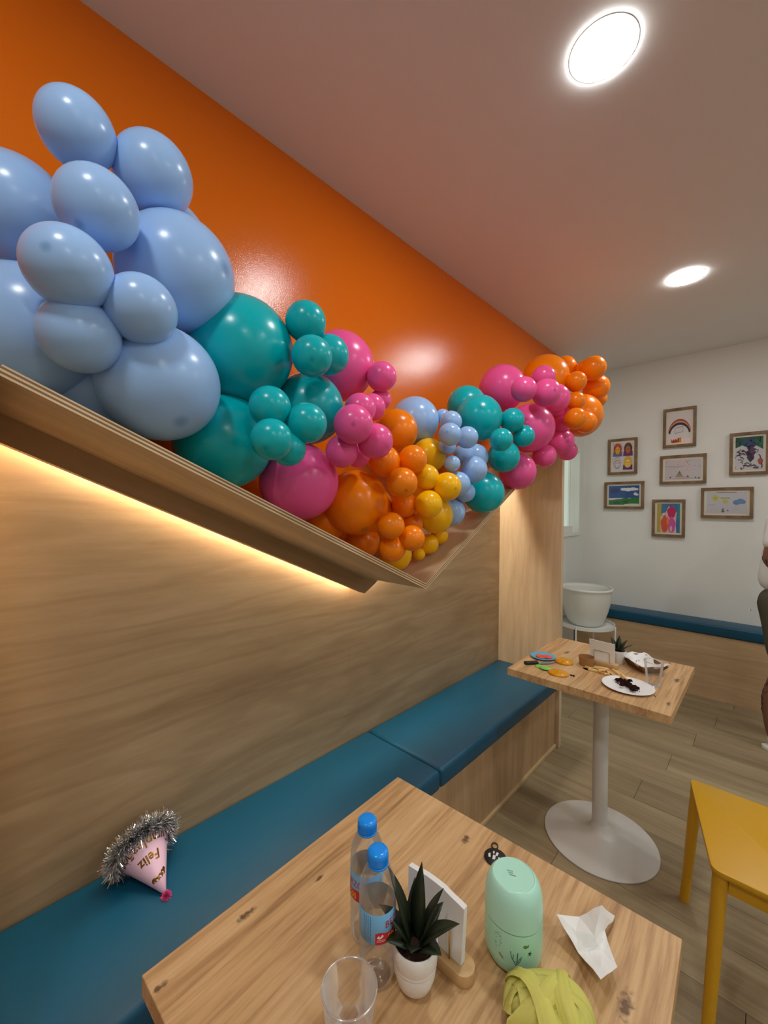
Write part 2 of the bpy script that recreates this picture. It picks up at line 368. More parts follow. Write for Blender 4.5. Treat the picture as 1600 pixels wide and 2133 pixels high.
# ------------------------------------------------------------------ tables
def table(cx, cy, rz, sx, sy, knots, lb, mname):
    t = empty('pedestal_table', (cx, cy, 0), rz); tag(t, lb, 'table')
    m = wood(mname, rgb(160, 120, 80), rgb(206, 166, 118), rgb(224, 190, 144), (120, 5.5, 40), .42, .95, knots=knots, kaniso=(1.4, .55, .05), swirl=.6)
    obj('table_top', box(-sx/2, sx/2, -sy/2, sy/2, .710, .740, .0015), m, t)
    obj('mounting_plate', box(-.11, .11, -.11, .11, .702, .7098, .002), M_tbase, t)
    obj('column', lathe([(0, .045), (.030, .045), (.030, .7018), (0, .7018)], 40), M_tbase, t, angle=40)
    obj('base', lathe([(0, 0), (.216, 0), (.2195, .002), (.2195, .006), (.205, .011), (.12, .019), (.07, .028), (.046, .042), (.034, .060), (.0305, .072), (0, .072)], 80), M_tbase, t, angle=50)
    return t
K1 = [(.857-.9209, .724-.4891, .74, .010), (.705-.9209, .468-.4891, .74, .006), (.664-.9209, .344-.4891, .74, .010), (.668-.9209, .207-.4891, .74, .008), (1.164-.9209, .621-.4891, .74, .014), (1.07-.9209, .68-.4891, .74, .005), (1.02-.9209, .64-.4891, .74, .004)]
table(.9209, .4891, .0388, .582, .585, K1, 'square oak table in the foreground on a white pedestal', 'oak_near')
K2 = [(.603-.776, 2.006-1.92, .74, .016), (1.035-.776, 1.987-1.92, .74, .016), (1.047-.776, 1.725-1.92, .74, .012), (.70-.776, 2.05-1.92, .74, .008)]
table(.776, 1.920, 0, .5785, .586, K2, 'square oak table farther away, littered with party leftovers', 'oak_far')

# ------------------------------------------------------------------ yellow stool
st = empty('stool', (1.33, 1.63, 0)); tag(st, 'yellow wooden stool with trapezoid seat by the far table', 'stool')
SA = [(-.236, .215), (.236, .215), (.140, -.21), (-.140, -.21)]
def rounded(poly, r, n=6):
    out = []
    for i, p in enumerate(poly):
        p = Vector(p); a = Vector(poly[i-1]); b = Vector(poly[(i+1) % len(poly)])
        da, db = (a-p).normalized(), (b-p).normalized()
        for k in range(n+1):
            t = k/n; out.append(tuple((p+da*r)*(1-t)**2+p*2*t*(1-t)+(p+db*r)*t**2))
    return out
obj('seat', prism(rounded(SA, .022), 'z', .430, .445, bev=.002), M_yellow, st, angle=40)
for (x, y), (fx, fy) in zip([(-.212, .19), (.212, .19), (.122, -.185), (-.122, -.185)], [(-.245, .20), (.245, .20), (.142, -.225), (-.142, -.225)]):
    obj('leg', tube([(fx, fy, 0), (x, y, .4295)], [.0145, .0185], 20), M_yellow, st, angle=40)
obj('rail', box(-.105, .105, -.195, -.178, .385, .4295, .002), M_yellow, st)
obj('rail', box(-.19, .19, .18, .197, .385, .4295, .002), M_yellow, st)

# ------------------------------------------------------------------ planter on its stand
ps = empty('plant_stand', (.226, 3.5, 0)); tag(ps, 'white round metal plant stand behind the plywood end panel', 'plant stand')
obj('tray', lathe([(0, .4945), (.208, .4945), (.211, .4965), (.211, .525), (.207, .525), (.206, .5015), (0, .5005)], 64), M_whitep, ps, angle=40)
for a in (0, 90, 270):
    ca, sa = math.cos(R(a)), math.sin(R(a))
    obj('leg', tube([(.2175*ca, .2175*sa, 0), (.2175*ca, .2175*sa, .52)], .0065, 10), M_whitep, ps, angle=40)
pl = empty('planter', (.226, 3.5, .5012)); tag(pl, 'large empty white plastic planter bowl on the plant stand', 'planter')
obj('pot', lathe([(0, 0), (.094, 0), (.108, .006), (.130, .045), (.150, .10), (.166, .165), (.176, .235), (.178, .262), (.181, .268), (.181, .280), (.174, .280), (.172, .255), (.160, .165), (.144, .10), (.124, .045), (.104, .016), (0, .016)], 72),
    bump(mat('planter_plastic', rgb(226, 228, 220), .5), 60, .1, .002, stretch=(1, 1, 8)), pl, smooth=True)
obj('rim', lathe([(.1805, .266), (.1835, .269), (.1835, .281), (.179, .2835), (.173, .2815)], 72), M_whitep, pl, smooth=True)

for q in pl.children: q.scale = (1.065, 1.065, 1.065)

# ------------------------------------------------------------------ balloons
BC = {'LB': rgb(158, 196, 246), 'T': rgb(0, 180, 190), 'P': rgb(246, 92, 162), 'O': rgb(255, 136, 0), 'Y': rgb(255, 192, 0)}
BN = {'LB': 'light_blue', 'T': 'teal', 'P': 'pink', 'O': 'orange', 'Y': 'yellow'}
def balloon_meshes(k, nose):
    c = BC[k]; m = mat('latex_'+BN[k]+('_nose' if nose else ''), c, .25, spec=.38); b = m.node_tree.nodes['Principled BSDF']
    # thicker, darker latex at the nose of the balloon (local +z)
    tc = N(m, 'ShaderNodeTexCoord'); sb = N(m, 'ShaderNodeVectorMath', operation='DISTANCE'); sb.inputs[1].default_value = (0, 0, 1)
    mr = N(m, 'ShaderNodeMapRange'); mr.inputs['From Min'].default_value = .05; mr.inputs['From Max'].default_value = .17
    mr.inputs['To Min'].default_value = .6 if nose else .0; mr.inputs['To Max'].default_value = 0
    mx = N(m, 'ShaderNodeMix', data_type='RGBA'); mx.inputs[6].default_value = c; mx.inputs[7].default_value = (c[0]*.35, c[1]*.5, c[2]*.6, 1)
    LK(m, tc.outputs['Object'], sb.inputs[0]); LK(m, sb.outputs['Value'], mr.inputs[0]); LK(m, mr.outputs[0], mx.inputs[0]); LK(m, mx.outputs[2], b.inputs['Base Color'])
    prof = []
    for i in range(31):
        th = math.pi*i/30; r, z = math.sin(th), math.cos(th); t = max(0, (th/math.pi-.72)/.28)
        z -= .10*t*t; r *= 1-.12*t*(1-t)*2
        prof.append((max(r, 0.03 if i == 30 else 0), z) if i else (0, 1))
    b1 = lathe(prof, 44); me1 = bpy.data.meshes.new('balloon_'+BN[k]); bmesh.ops.recalc_face_normals(b1, faces=b1.faces[:]); b1.to_mesh(me1); b1.free()
    b2 = lathe([(.028, -1.08), (.045, -1.11), (.05, -1.14), (.035, -1.16), (.04, -1.19), (.075, -1.23), (.07, -1.235), (0, -1.19)], 14)
    me2 = bpy.data.meshes.new('knot_'+BN[k]); b2.to_mesh(me2); b2.free()
    for me in (me1, me2):
        me.materials.append(m); me.polygons.foreach_set('use_smooth', [True]*len(me.polygons))
    return me1, me2
BM = {(k, q): balloon_meshes(k, q) for k in BC for q in (0, 1)}
BALLOONS = [
(0.300,0.164,2.149,0.0666,'LB',None,
  'topmost light blue balloon at the upper left tip of the garland'),
(0.300,0.300,2.144,0.0791,'LB',None,
  'light blue balloon just right of the topmost one, against the orange wall'),
(0.160,0.087,2.022,0.1016,'LB',None,
  'large light blue balloon cut by the left photo edge, upper of two'),
(0.380,0.182,1.968,0.0685,'LB',(0.35,-0.46,-0.81),
  'light blue balloon in the middle of the upper left cluster'),
(0.420,0.133,1.821,0.0662,'LB',(0.83,-0.56,-0.05),
  'light blue balloon left of centre, just above the two small front ones'),
(0.420,0.243,1.791,0.0630,'LB',None,
  'small light blue balloon hanging in front of the two biggest blue ones'),
(0.280,0.357,1.959,0.1268,'LB',(0.86,0.52,-0.01),
  'very large light blue balloon touching the big teal balloon from above'),
(0.380,0.156,1.726,0.0653,'LB',None,
  'light blue balloon half shaded below the left front one'),
(0.220,0.106,1.760,0.1254,'LB',None,
  'large light blue balloon at the left photo edge resting on the shelf'),
(0.320,0.309,1.686,0.1230,'LB',(0.65,0.12,-0.75),
  'large light blue balloon low on the shelf beside the lower teal balloon'),
(0.170,0.245,1.682,0.1230,'LB',None,
  'shaded light blue balloon tucked behind the lowest blue pair on the shelf'),
(0.120,0.098,1.919,0.0412,'LB',None,
  'light blue balloon almost hidden at the far left behind others'),
(0.130,0.387,2.115,0.1014,'LB',None,
  'light blue balloon almost hidden behind the largest blue one, only a sliver showing'),
(0.260,0.526,1.837,0.1374,'T',None,
  'largest teal balloon right beside the light blue cluster'),
(0.220,0.500,1.594,0.1271,'T',None,
  'big shaded teal balloon low on the left shelf arm'),
(0.380,0.649,1.917,0.0542,'T',None,
  'small teal balloon on top of the left teal trio'),
(0.440,0.626,1.804,0.0514,'T',(0.72,-0.53,-0.46),
  'small teal balloon with dark tip spot, front of the upper teal trio'),
(0.390,0.722,1.847,0.0552,'T',None,
  'small teal balloon peeking out right behind the upper teal trio'),
(0.280,0.733,1.716,0.1056,'T',None,
  'medium teal balloon behind the small teal ones, touching pink'),
(0.420,0.519,1.658,0.0494,'T',None,
  'small teal balloon, upper left of the lower teal group'),
(0.460,0.597,1.626,0.0498,'T',None,
  'small teal balloon, right of the lower teal group'),
(0.480,0.488,1.570,0.0463,'T',(0.54,-0.65,-0.54),
  'small bright teal balloon, lowest front of the lower teal group'),
(0.430,0.564,1.563,0.0437,'T',None,
  'small shaded teal balloon half hidden under the lower teal group'),
(0.220,0.905,1.902,0.1165,'P',None,
  'large pink balloon behind the upper teal trio'),
(0.360,0.966,1.851,0.0490,'P',None,
  'small pink balloon at the right of the large left pink balloon'),
(0.330,0.993,1.787,0.0358,'P',None,
  'tiny pink balloon edge peeking out above the orange balloon'),
(0.380,0.903,1.736,0.0423,'P',None,
  'small dark pink balloon squeezed between pink ones above orange'),
(0.420,0.814,1.707,0.0463,'P',None,
  'small pink balloon just above the front pink one beside teal'),
(0.470,0.743,1.645,0.0534,'P',(0.73,-0.66,-0.20),
  'bright pink balloon in front of the left pink cluster'),
(0.460,0.838,1.612,0.0515,'P',None,
  'pink balloon next to the large left orange balloon'),
(0.400,0.763,1.580,0.0468,'P',None,
  'small purple-pink shaded balloon below the left pink cluster'),
(0.360,0.863,1.581,0.0374,'P',None,
  'small dark pink balloon hidden behind the left pink cluster'),
(0.250,0.723,1.497,0.1187,'P',None,
  'large shaded magenta balloon resting on the left shelf arm'),
(0.270,1.140,1.709,0.0812,'O',None,
  'large orange balloon behind the left pink cluster, under pale blue'),
(0.380,0.960,1.572,0.0515,'O',None,
  'small orange balloon directly under the left pink balloons'),
(0.420,1.058,1.583,0.0484,'O',None,
  'small orange balloon beside the top yellow balloon'),
(0.460,0.959,1.498,0.0479,'O',(0.72,-0.45,-0.53),
  'small orange balloon in front of the middle, with dark tip spot'),
(0.280,0.929,1.436,0.1100,'O',(0.59,-0.17,-0.79),
  'largest orange balloon low in the left shelf arm'),
(0.240,1.034,1.415,0.0870,'O',None,
  'orange balloon mostly hidden right behind the largest left orange one'),
(0.360,1.089,1.432,0.0456,'O',None,
  'small shaded orange balloon left of the middle yellow ones'),
(0.420,0.954,1.363,0.0427,'O',None,
  'small orange balloon lower right of the largest left orange one'),
(0.360,1.132,1.363,0.0380,'O',None,
  'small shaded orange balloon behind the lowest bright orange one'),
(0.440,1.033,1.321,0.0426,'O',None,
  'bright small orange balloon lowest at the front near the valley'),
(0.390,0.995,1.286,0.0444,'O',None,
  'small orange balloon at the bottom beside the shelf edge'),
(0.220,1.016,1.297,0.0645,'O',None,
  'shaded deep orange balloon resting low on the left shelf arm'),
(0.180,0.884,1.373,0.0747,'O',None,
  'dark orange balloon behind the magenta one on the shelf'),
(0.270,1.141,1.246,0.0633,'Y',None,
  'shaded amber yellow balloon lowest in the shelf valley'),
(0.300,1.303,1.631,0.0691,'Y',None,
  'large yellow balloon topmost of the yellow group'),
(0.420,1.133,1.528,0.0453,'Y',None,
  'small yellow balloon between orange and the front yellow one'),
(0.470,1.187,1.496,0.0505,'Y',(0.93,-0.33,-0.17),
  'bright yellow balloon at the front beside pale blue ones'),
(0.440,1.122,1.434,0.0479,'Y',None,
  'yellow balloon in the middle of the yellow column'),
(0.350,1.284,1.393,0.0690,'Y',None,
  'large shaded yellow balloon low in the yellow column'),
(0.300,1.309,1.277,0.0405,'Y',None,
  'small dark yellow balloon near the bottom of the valley'),
(0.310,1.370,1.309,0.0355,'Y',None,
  'small dark yellow balloon right beside the right shelf arm'),
(0.290,1.261,1.239,0.0247,'Y',None,
  'tiny dark yellow balloon tucked at the very bottom of the valley'),
(0.220,1.311,1.781,0.0995,'LB',None,
  'large pale blue balloon between orange and teal against the wall'),
(0.300,1.396,1.804,0.0300,'LB',None,
  'tiny pale blue balloon peeking behind the middle blue group'),
(0.400,1.309,1.752,0.0424,'LB',None,
  'small pale blue balloon topmost of the middle blue group'),
(0.460,1.216,1.684,0.0412,'LB',(0.38,-0.92,0.07),
  'small pale blue balloon with tip spot in the middle blue group'),
(0.450,1.346,1.692,0.0422,'LB',None,
  'small pale blue balloon touching the right teal balloon'),
(0.400,1.288,1.656,0.0329,'LB',None,
  'small shaded pale blue balloon above the yellow top'),
(0.370,1.453,1.644,0.0438,'LB',None,
  'shaded pale blue balloon in the centre of the middle group'),
(0.390,1.507,1.638,0.0546,'LB',None,
  'pale blue balloon behind the front one beside dark teal'),
(0.440,1.262,1.585,0.0301,'LB',None,
  'small pale blue balloon right above the bright yellow one'),
(0.450,1.397,1.573,0.0526,'LB',None,
  'bright pale blue balloon at the front beside dark teal'),
(0.440,1.302,1.512,0.0470,'LB',None,
  'pale blue balloon right behind the bright yellow one'),
(0.420,1.384,1.485,0.0398,'LB',None,
  'small shaded pale blue balloon left of the lowest right teal'),
(0.370,1.363,1.407,0.0556,'LB',None,
  'shaded pale blue balloon lowest above the right shelf arm'),
(0.260,1.643,1.903,0.0896,'T',None,
  'teal balloon at the back, upper left of the right teal group'),
(0.360,1.582,1.818,0.1012,'T',(0.56,-0.78,0.28),
  'large teal balloon in front of the right teal group'),
(0.460,1.698,1.814,0.0532,'T',None,
  'small teal balloon touching the two right pink balloons'),
(0.500,1.521,1.700,0.0467,'T',(0.13,-0.75,-0.64),
  'small teal balloon lowest of the right small teal trio'),
(0.480,1.768,1.751,0.0499,'T',None,
  'small bright teal balloon in front of the lower right pink balloon'),
(0.420,1.700,1.656,0.0714,'T',None,
  'shaded dark teal balloon behind the right small teal trio'),
(0.400,1.560,1.490,0.0886,'T',None,
  'large dark teal balloon resting on the right shelf arm'),
(0.300,1.910,2.032,0.1169,'P',None,
  'large bright pink balloon topmost in the right pink group'),
(0.500,1.723,1.948,0.0550,'P',None,
  'small pink balloon in front of the topmost right pink balloon'),
(0.480,1.984,2.068,0.0565,'P',None,
  'small pink balloon in front of the large right orange balloon'),
(0.540,1.872,1.957,0.0641,'P',(0.82,-0.56,-0.08),
  'bright pink balloon in front centre of the right pink group'),
(0.500,2.081,1.980,0.0727,'P',None,
  'pink balloon behind the front right pink one beside orange'),
(0.420,1.968,1.824,0.1195,'P',None,
  'large pink balloon low in the right pink group beside teal'),
(0.450,2.319,1.979,0.0666,'P',None,
  'dark pink balloon edge hidden between right pink and orange'),
(0.480,2.225,1.870,0.0487,'P',None,
  'small glossy pink balloon below the right orange balloons'),
(0.475,2.242,1.786,0.0671,'P',(0.75,-0.65,-0.16),
  'bright pink balloon lowest right in front of the wood panel edge'),
(0.480,2.323,1.745,0.0529,'P',None,
  'small magenta balloon behind the lowest bright pink one'),
(0.460,2.057,1.693,0.0585,'P',None,
  'small magenta balloon hanging under the right pink group'),
(0.405,1.872,1.603,0.0883,'P',None,
  'large dark magenta balloon spilling over the right shelf arm'),
(0.400,2.205,2.133,0.1226,'O',None,
  'largest orange balloon of the right end, near the ceiling line'),
(0.420,2.430,2.243,0.0668,'O',None,
  'orange balloon at the back between right big orange and the tip'),
(0.580,2.414,2.199,0.0660,'O',None,
  'topmost small orange balloon at the right tip of the garland'),
(0.530,2.456,2.211,0.0597,'O',None,
  'small orange balloon directly behind the topmost right tip one'),
(0.550,2.234,2.090,0.0527,'O',None,
  'small orange balloon between the big right orange and the tip'),
(0.560,2.539,2.126,0.0719,'O',None,
  'orange balloon at the far right, second from the tip'),
(0.520,2.690,2.100,0.0585,'O',None,
  'small dark orange balloon hidden at the far right edge'),
(0.550,2.230,1.989,0.0477,'O',None,
  'small orange balloon above the lowest orange pair at right'),
(0.500,2.455,1.958,0.1207,'O',None,
  'large orange balloon behind the lowest orange pair at right'),
(0.580,2.144,1.878,0.0530,'O',None,
  'small orange balloon left of the lowest orange pair at right'),
(0.560,2.363,1.896,0.0575,'O',None,
  'small orange balloon right of the lowest orange pair at right'),
]
for (x, y, z, r, k, n, lb) in BALLOONS:
    nose = int(n is not None); n = n or (.7, random.uniform(-.75, -.35), random.uniform(-.3, .35))
    o = link(bpy.data.objects.new('balloon', BM[(k, nose)][0])); o.location = (x, y, z); o.scale = (r, r, r)
    o.rotation_euler = Vector(n).to_track_quat('Z', 'Y').to_euler()
    tag(o, lb, 'balloon', 'balloons of the garland')
    link(bpy.data.objects.new('knot', BM[(k, nose)][1]), o)

# ------------------------------------------------------------------ things on the near table
ZT = .7402
C0 = Vector((1.2912, 0, 1.4177))
M_pet = clear_mat('clear_bottle', (.93, .94, .945, 1), .16, .09, .6)
M_cup = clear_mat('clear_cup', (.96, .955, .95, 1), .08, .05, .8)
M_cuprim = clear_mat('cup_rim', (.95, .94, .93, 1), .15, .35, .6)
M_cap = mat('blue_cap', rgb(14, 150, 255), .22)
M_lab = mat('label_blue', rgb(120, 186, 232), .35); M_red = mat('label_red', rgb(206, 26, 44), .35); M_lyel = mat('label_yellow', rgb(250, 206, 40), .4)
M_lpale = mat('label_pale', rgb(236, 226, 234), .4); M_lnavy = mat('label_navy', rgb(40, 90, 150), .4)
def bottle(x, y, off, lb):
    t = empty('water_bottle', (x, y, ZT)); tag(t, lb, 'bottle', 'clear plastic water bottles')
    prof = [(0, .006), (.010, .003), (.017, 0), (.0215, .002), (.0245, .008), (.0255, .016), (.0250, .020), (.0258, .024), (.0250, .029), (.0258, .034), (.0250, .039), (.0258, .044), (.0262, .050), (.0250, .056), (.0262, .062), (.0262, .067), (.0258, .070), (.0258, .112), (.0264, .114), (.0268, .122), (.0260, .132), (.0240, .144), (.0196, .155), (.0150, .162), (.0132, .165), (.0128, .167), (.0128, .178)]
    obj('bottle_body', lathe(prof, 48), M_pet, t, smooth=True)
    obj('neck_ring', lathe([(.0130, .1632), (.0156, .1638), (.0156, .1655), (.0130, .1660)], 40), M_cap, t, smooth=True)
    c = obj('cap', lathe([(.0138, .1665), (.0149, .1668), (.0151, .168), (.0151, .1785), (.0147, .1815), (.0132, .1835), (.009, .1843), (0, .1844)], 48), M_cap, t, smooth=True)
    b = bmesh.new()
    for i in range(60):
        a = 2*math.pi*i/60; ca, sa = math.cos(a), math.sin(a)
        box(-.0004, .0004, -.0003, .0003, .1685, .1780, bm=b)
        for v in b.verts[-8:]: v.co = Vector((ca*(.0150+v.co.x)-sa*v.co.y, sa*(.0150+v.co.x)+ca*v.co.y, v.co.z))
    obj('cap_ridges', b, M_cap, c)
    lr = .02645
    L = obj('label', lathe([(lr-.0003, .0705), (lr, .0708), (lr, .1115), (lr-.0003, .1118)], 64), M_lab, t, smooth=True)
    obj('label_inside', lathe([(lr-.0005, .0706), (lr-.0005, .1117)], 48), mat('label_grey', rgb(176, 172, 166), .5), L, smooth=True)
    a0 = math.atan2(C0.y-y, C0.x-x)+off
    def cyl(px, pz, d): a = a0+px/lr; return ((lr+d)*math.cos(a), (lr+d)*math.sin(a), pz)
    # red banner with a wavy top, small pale flourish, lettering
    b = bmesh.new(); n = 24; lo = []; hi = []
    for i in range(n+1):
        px = -.006+.048*i/n; lo.append(b.verts.new(cyl(px, .0715, .0002))); hi.append(b.verts.new(cyl(px, .0865+.0015*math.sin(i*.45), .0002)))
    for i in range(n): b.faces.new((lo[i], lo[i+1], hi[i+1], hi[i]))
    obj('banner', b, M_red, L)
    for txt, size, px, pz, m, nm in (('BEZOYA', .0135, .008, .0925, M_red, 'brand_lettering'), ('500', .0115, .012, .0745, M_lyel, 'volume_lettering')):
        vs, fs, wd = text_geo(txt, size)
        b = mapped(vs, fs, lambda X, Y: cyl(px+X*.92, pz+Y*1.05, .0004))
        obj(nm, b, m, L)
    b = bmesh.new()
    for (q0, q1, zz) in ((-.004, .009, .0755), (-.003, .008, .0775)):
        for i in range(6):
            A = q0+(q1-q0)*i/6; B = q0+(q1-q0)*(i+.8)/6
            b.faces.new([b.verts.new(cyl(s, h, .0004)) for s, h in ((A, zz), (B, zz), (B, zz+.0008), (A, zz+.0008))])
    pts = [(-.004, .081), (-.001, .0845), (.001, .082), (.004, .0855), (.006, .083), (.003, .0805), (0, .0795)]
    b.faces.new([b.verts.new(cyl(s, h, .0004)) for s, h in pts]); obj('flourish', b, M_lpale, L)
    b = bmesh.new()
    for i in range(4):
        s = -.024+.0035*i
        for k in range(9):
            h = .074+.004*k; b.faces.new([b.verts.new(cyl(q, g, .0003)) for q, g in ((s, h), (s+.0009, h), (s+.0009, h+.003), (s, h+.003))])
    obj('small_print', b, M_lnavy, L)
    return t
bottle(.886, .422, .12, 'clear water bottle with blue cap, nearer one beside the succulent')
bottle(.833, .452, -1.7, 'clear water bottle with blue cap, standing behind the other bottle')

def cup(x, y, rb, rt, h, lb, ribs=True):
    t = empty('plastic_cup', (x, y, ZT)); tag(t, lb, 'cup')
    f = lambda q: rb+(rt-rb)*q
    pr = [(0, .002), (rb-.003, .002), (rb-.001, 0), (rb, .002)]
    for i in range(1, 13):
        q = i/12; pr.append((f(q)-(.0006 if ribs and i % 3 == 0 and i < 9 else 0), h*q))
    obj('cup_body', lathe(pr, 56), M_cup, t, smooth=True)
    obj('rim', tube([(rt*math.cos(a), rt*math.sin(a), h) for a in [2*math.pi*i/56 for i in range(57)]], (.0013), 8, caps=False), M_cuprim, t, smooth=True)
    return t
cup(.928, .330, .0225, .0333, .095, 'clear plastic cup at the bottom edge of the photo')
cup(.975, 1.862, .022, .033, .095, 'clear plastic cup on the far table beside the white plate')

# potted succulents
M_pot = mat('pot_ceramic', rgb(238, 238, 236), .35); M_soil = bump(mottle(mat('soil', rgb(48, 30, 22), .95), rgb(30, 18, 12), rgb(74, 46, 32), 400), 500, .8, .002)
M_leaf = mottle(mat('succulent_leaf', rgb(28, 38, 24), .4), rgb(22, 34, 22), rgb(44, 54, 32), 60)
def leaf(parent, base, az, length, width, lean, curl):
    """lance-shaped thick leaf, rising from base and leaning out"""
    b = bmesh.new(); n = 12; rows = []
    d = Vector((math.cos(az), math.sin(az), 0)); s = Vector((-d.y, d.x, 0)); p = Vector(base); ang = lean
    for i in range(n+1):
        t = i/n; wv = width*(.55+.45*math.sin(math.pi*min(t*1.25, 1)) if t < .4 else 1-((t-.4)/.6)**1.8)
        wv = max(wv, .0004); tan = d*math.sin(ang)+Vector((0, 0, math.cos(ang))); nor = d*math.cos(ang)-Vector((0, 0, math.sin(ang)))
        rows.append([b.verts.new(p+s*wv-nor*wv*.30), b.verts.new(p+nor*wv*.12), b.verts.new(p-s*wv-nor*wv*.30), b.verts.new(p-nor*wv*.22+nor*.0)])
        p = p+tan*(length/n); ang += curl/n
    for a, c in zip(rows, rows[1:]):
        for k in range(4): b.faces.new((a[k], a[(k+1) % 4], c[(k+1) % 4], c[k]))
    b.faces.new(rows[0]); b.faces.new(rows[-1][::-1])
    obj('leaf', b, M_leaf, parent, smooth=True)
def succulent(x, y, s, prof, leaves, lb, soilz, soilr, ribs=0):
    t = empty('potted_succulent', (x, y, ZT)); tag(t, lb, 'plant')
    b = lathe([(r*s, z*s) for r, z in prof], 60)
    if ribs:
        for v in b.verts:
            rr = math.hypot(v.co.x, v.co.y)
            if rr > .02*s and .008*s < v.co.z < .05*s:
                a = math.atan2(v.co.y, v.co.x); k = 1-.03*(1 if math.cos(a*ribs) > 0 else 0); v.co.x *= k; v.co.y *= k
    obj('pot', b, M_pot, t, angle=50)
    obj('soil', lathe([(soilr*s, soilz*s), (soilr*.6*s, (soilz+.003)*s), (0, (soilz+.004)*s)], 40), M_soil, t, smooth=True)
    for (az, L, w_, lean, curl) in leaves:
        leaf(t, (math.cos(R(az))*.007*s, math.sin(R(az))*.007*s, soilz*s), R(az), L*s*.96, w_*s*1.22, R(lean), R(curl))
P1 = [(0, .0), (.010, 0), (.018, .003), (.0245, .010), (.0285, .022), (.0305, .036), (.0302, .0378), (.0310, .0390), (.0310, .0405), (.0306, .0415), (.0314, .043), (.0318, .055), (.0320, .0655), (.0308, .0668), (.0293, .066), (.0288, .058), (0, .0575)]
succulent(.934, .450, 1, P1, [(200, .108, .0105, 16, 10), (95, .112, .0105, 3, 4), (45, .090, .0105, 18, 10), (215, .070, .0120, 34, 20), (25, .078, .0120, 38, 22), (355, .050, .0115, 52, 18), (248, .048, .0115, 52, 14), (130, .07, .0105, 28, 12), (160, .055, .010, 45, 14), (70, .06, .010, 40, 12), (300, .040, .010, 40, 18)],
          'dark green succulent in a smooth white pot on the near table', .0585, .0285)
P2 = [(0, 0), (.022, 0), (.0235, .002), (.029, .048), (.0315, .049), (.032, .058), (.030, .0585), (.0285, .052), (0, .0515)]
succulent(.812, 2.028, 1, P2, [(140, .068, .0095, 36, 10), (90, .07, .0095, 12, 8), (40, .066, .0095, 30, 8), (10, .07, .0095, 48, 10), (200, .066, .0095, 48, 10), (250, .05, .008, 55, 10), (310, .052, .008, 55, 10), (165, .05, .008, 62, 10), (70, .05, .008, 55, 10)],
          'small dark succulent in a ribbed white pot on the far table', .0525, .0285, ribs=24)

# napkin holders: wooden base, gold wire bracket, stack of napkins
M_beech = wood('beech', rgb(186, 146, 98), rgb(208, 170, 120), rgb(224, 190, 142), (8, 80, 80), .5, .6)
M_gold = mat('gold_wire', rgb(214, 176, 96), .3, metal=1); M_nap = bump(mat('napkin_paper', rgb(240, 239, 236), .9), 300, .1)
def holder(x, y, rz, L, h, lean, thick, lb, nlb, bow):
    t = empty('napkin_holder', (x, y, ZT), rz); tag(t, lb, 'napkin holder')
    pts = []; rr = .0175
    for k in range(13): a = -math.pi/2+math.pi*k/12; pts.append((L/2-rr+rr*math.cos(a), rr*math.sin(a)))
    for k in range(13): a = math.pi/2+math.pi*k/12; pts.append((-L/2+rr+rr*math.cos(a), rr*math.sin(a)))
    obj('base', prism(pts, 'z', 0, .018, bev=.0015), M_beech, t, angle=40)
    for s in (-1, 1):
        yy = s*(thick/2+.003)
        obj('wire_bracket', tube([(-.032, yy, .017), (-.032, yy, .058), (-.030, yy, .061), (.030, yy, .061), (.032, yy, .058), (.032, yy, .017)], .0012, 8), M_gold, t, smooth=True)
    n = empty('napkin_stack', (x, y, ZT+.0185), rz); tag(n, nlb, 'napkins')
    W = .1; b = bmesh.new(); nx, nz = 14, 8; g = []
    for side in (-1, 1):
        for i in range(nx+1):
            for k in range(nz+1):
                X = -W/2+W*i/nx; Z = h*k/nz; t_ = k/nz
                Y = side*thick/2*(1-.15*t_)+lean*t_*t_+bow*t_*math.sin(math.pi*i/nx)
                g.append(b.verts.new((X+.004*t_*math.sin(i), Y, Z)))
    def id_(s, i, k): return g[s*(nx+1)*(nz+1)+i*(nz+1)+k]
    for i in range(nx):
        for k in range(nz):
            b.faces.new((id_(0, i, k), id_(0, i+1, k), id_(0, i+1, k+1), id_(0, i, k+1))); b.faces.new((id_(1, i, k), id_(1, i, k+1), id_(1, i+1, k+1), id_(1, i+1, k)))
        b.faces.new((id_(0, i, 0), id_(1, i, 0), id_(1, i+1, 0), id_(0, i+1, 0))); b.faces.new((id_(0, i, nz), id_(0, i+1, nz), id_(1, i+1, nz), id_(1, i, nz)))
    for k in range(nz):
        b.faces.new((id_(0, 0, k), id_(0, 0, k+1), id_(1, 0, k+1), id_(1, 0, k))); b.faces.new((id_(0, nx, k), id_(1, nx, k), id_(1, nx, k+1), id_(0, nx, k+1)))
    obj('napkins', b, M_nap, n, angle=50)
holder(.927, .507, 0, .135, .084, 0, .010, 'light wooden napkin holder with gold wire on the near table', 'stack of white paper napkins beside the near succulent', .006)
holder(.768, 1.952, -.08, .135, .088, -.012, .004, 'light wooden napkin holder with gold wire on the far table', 'thin white napkins leaning in the far table holder', 0)

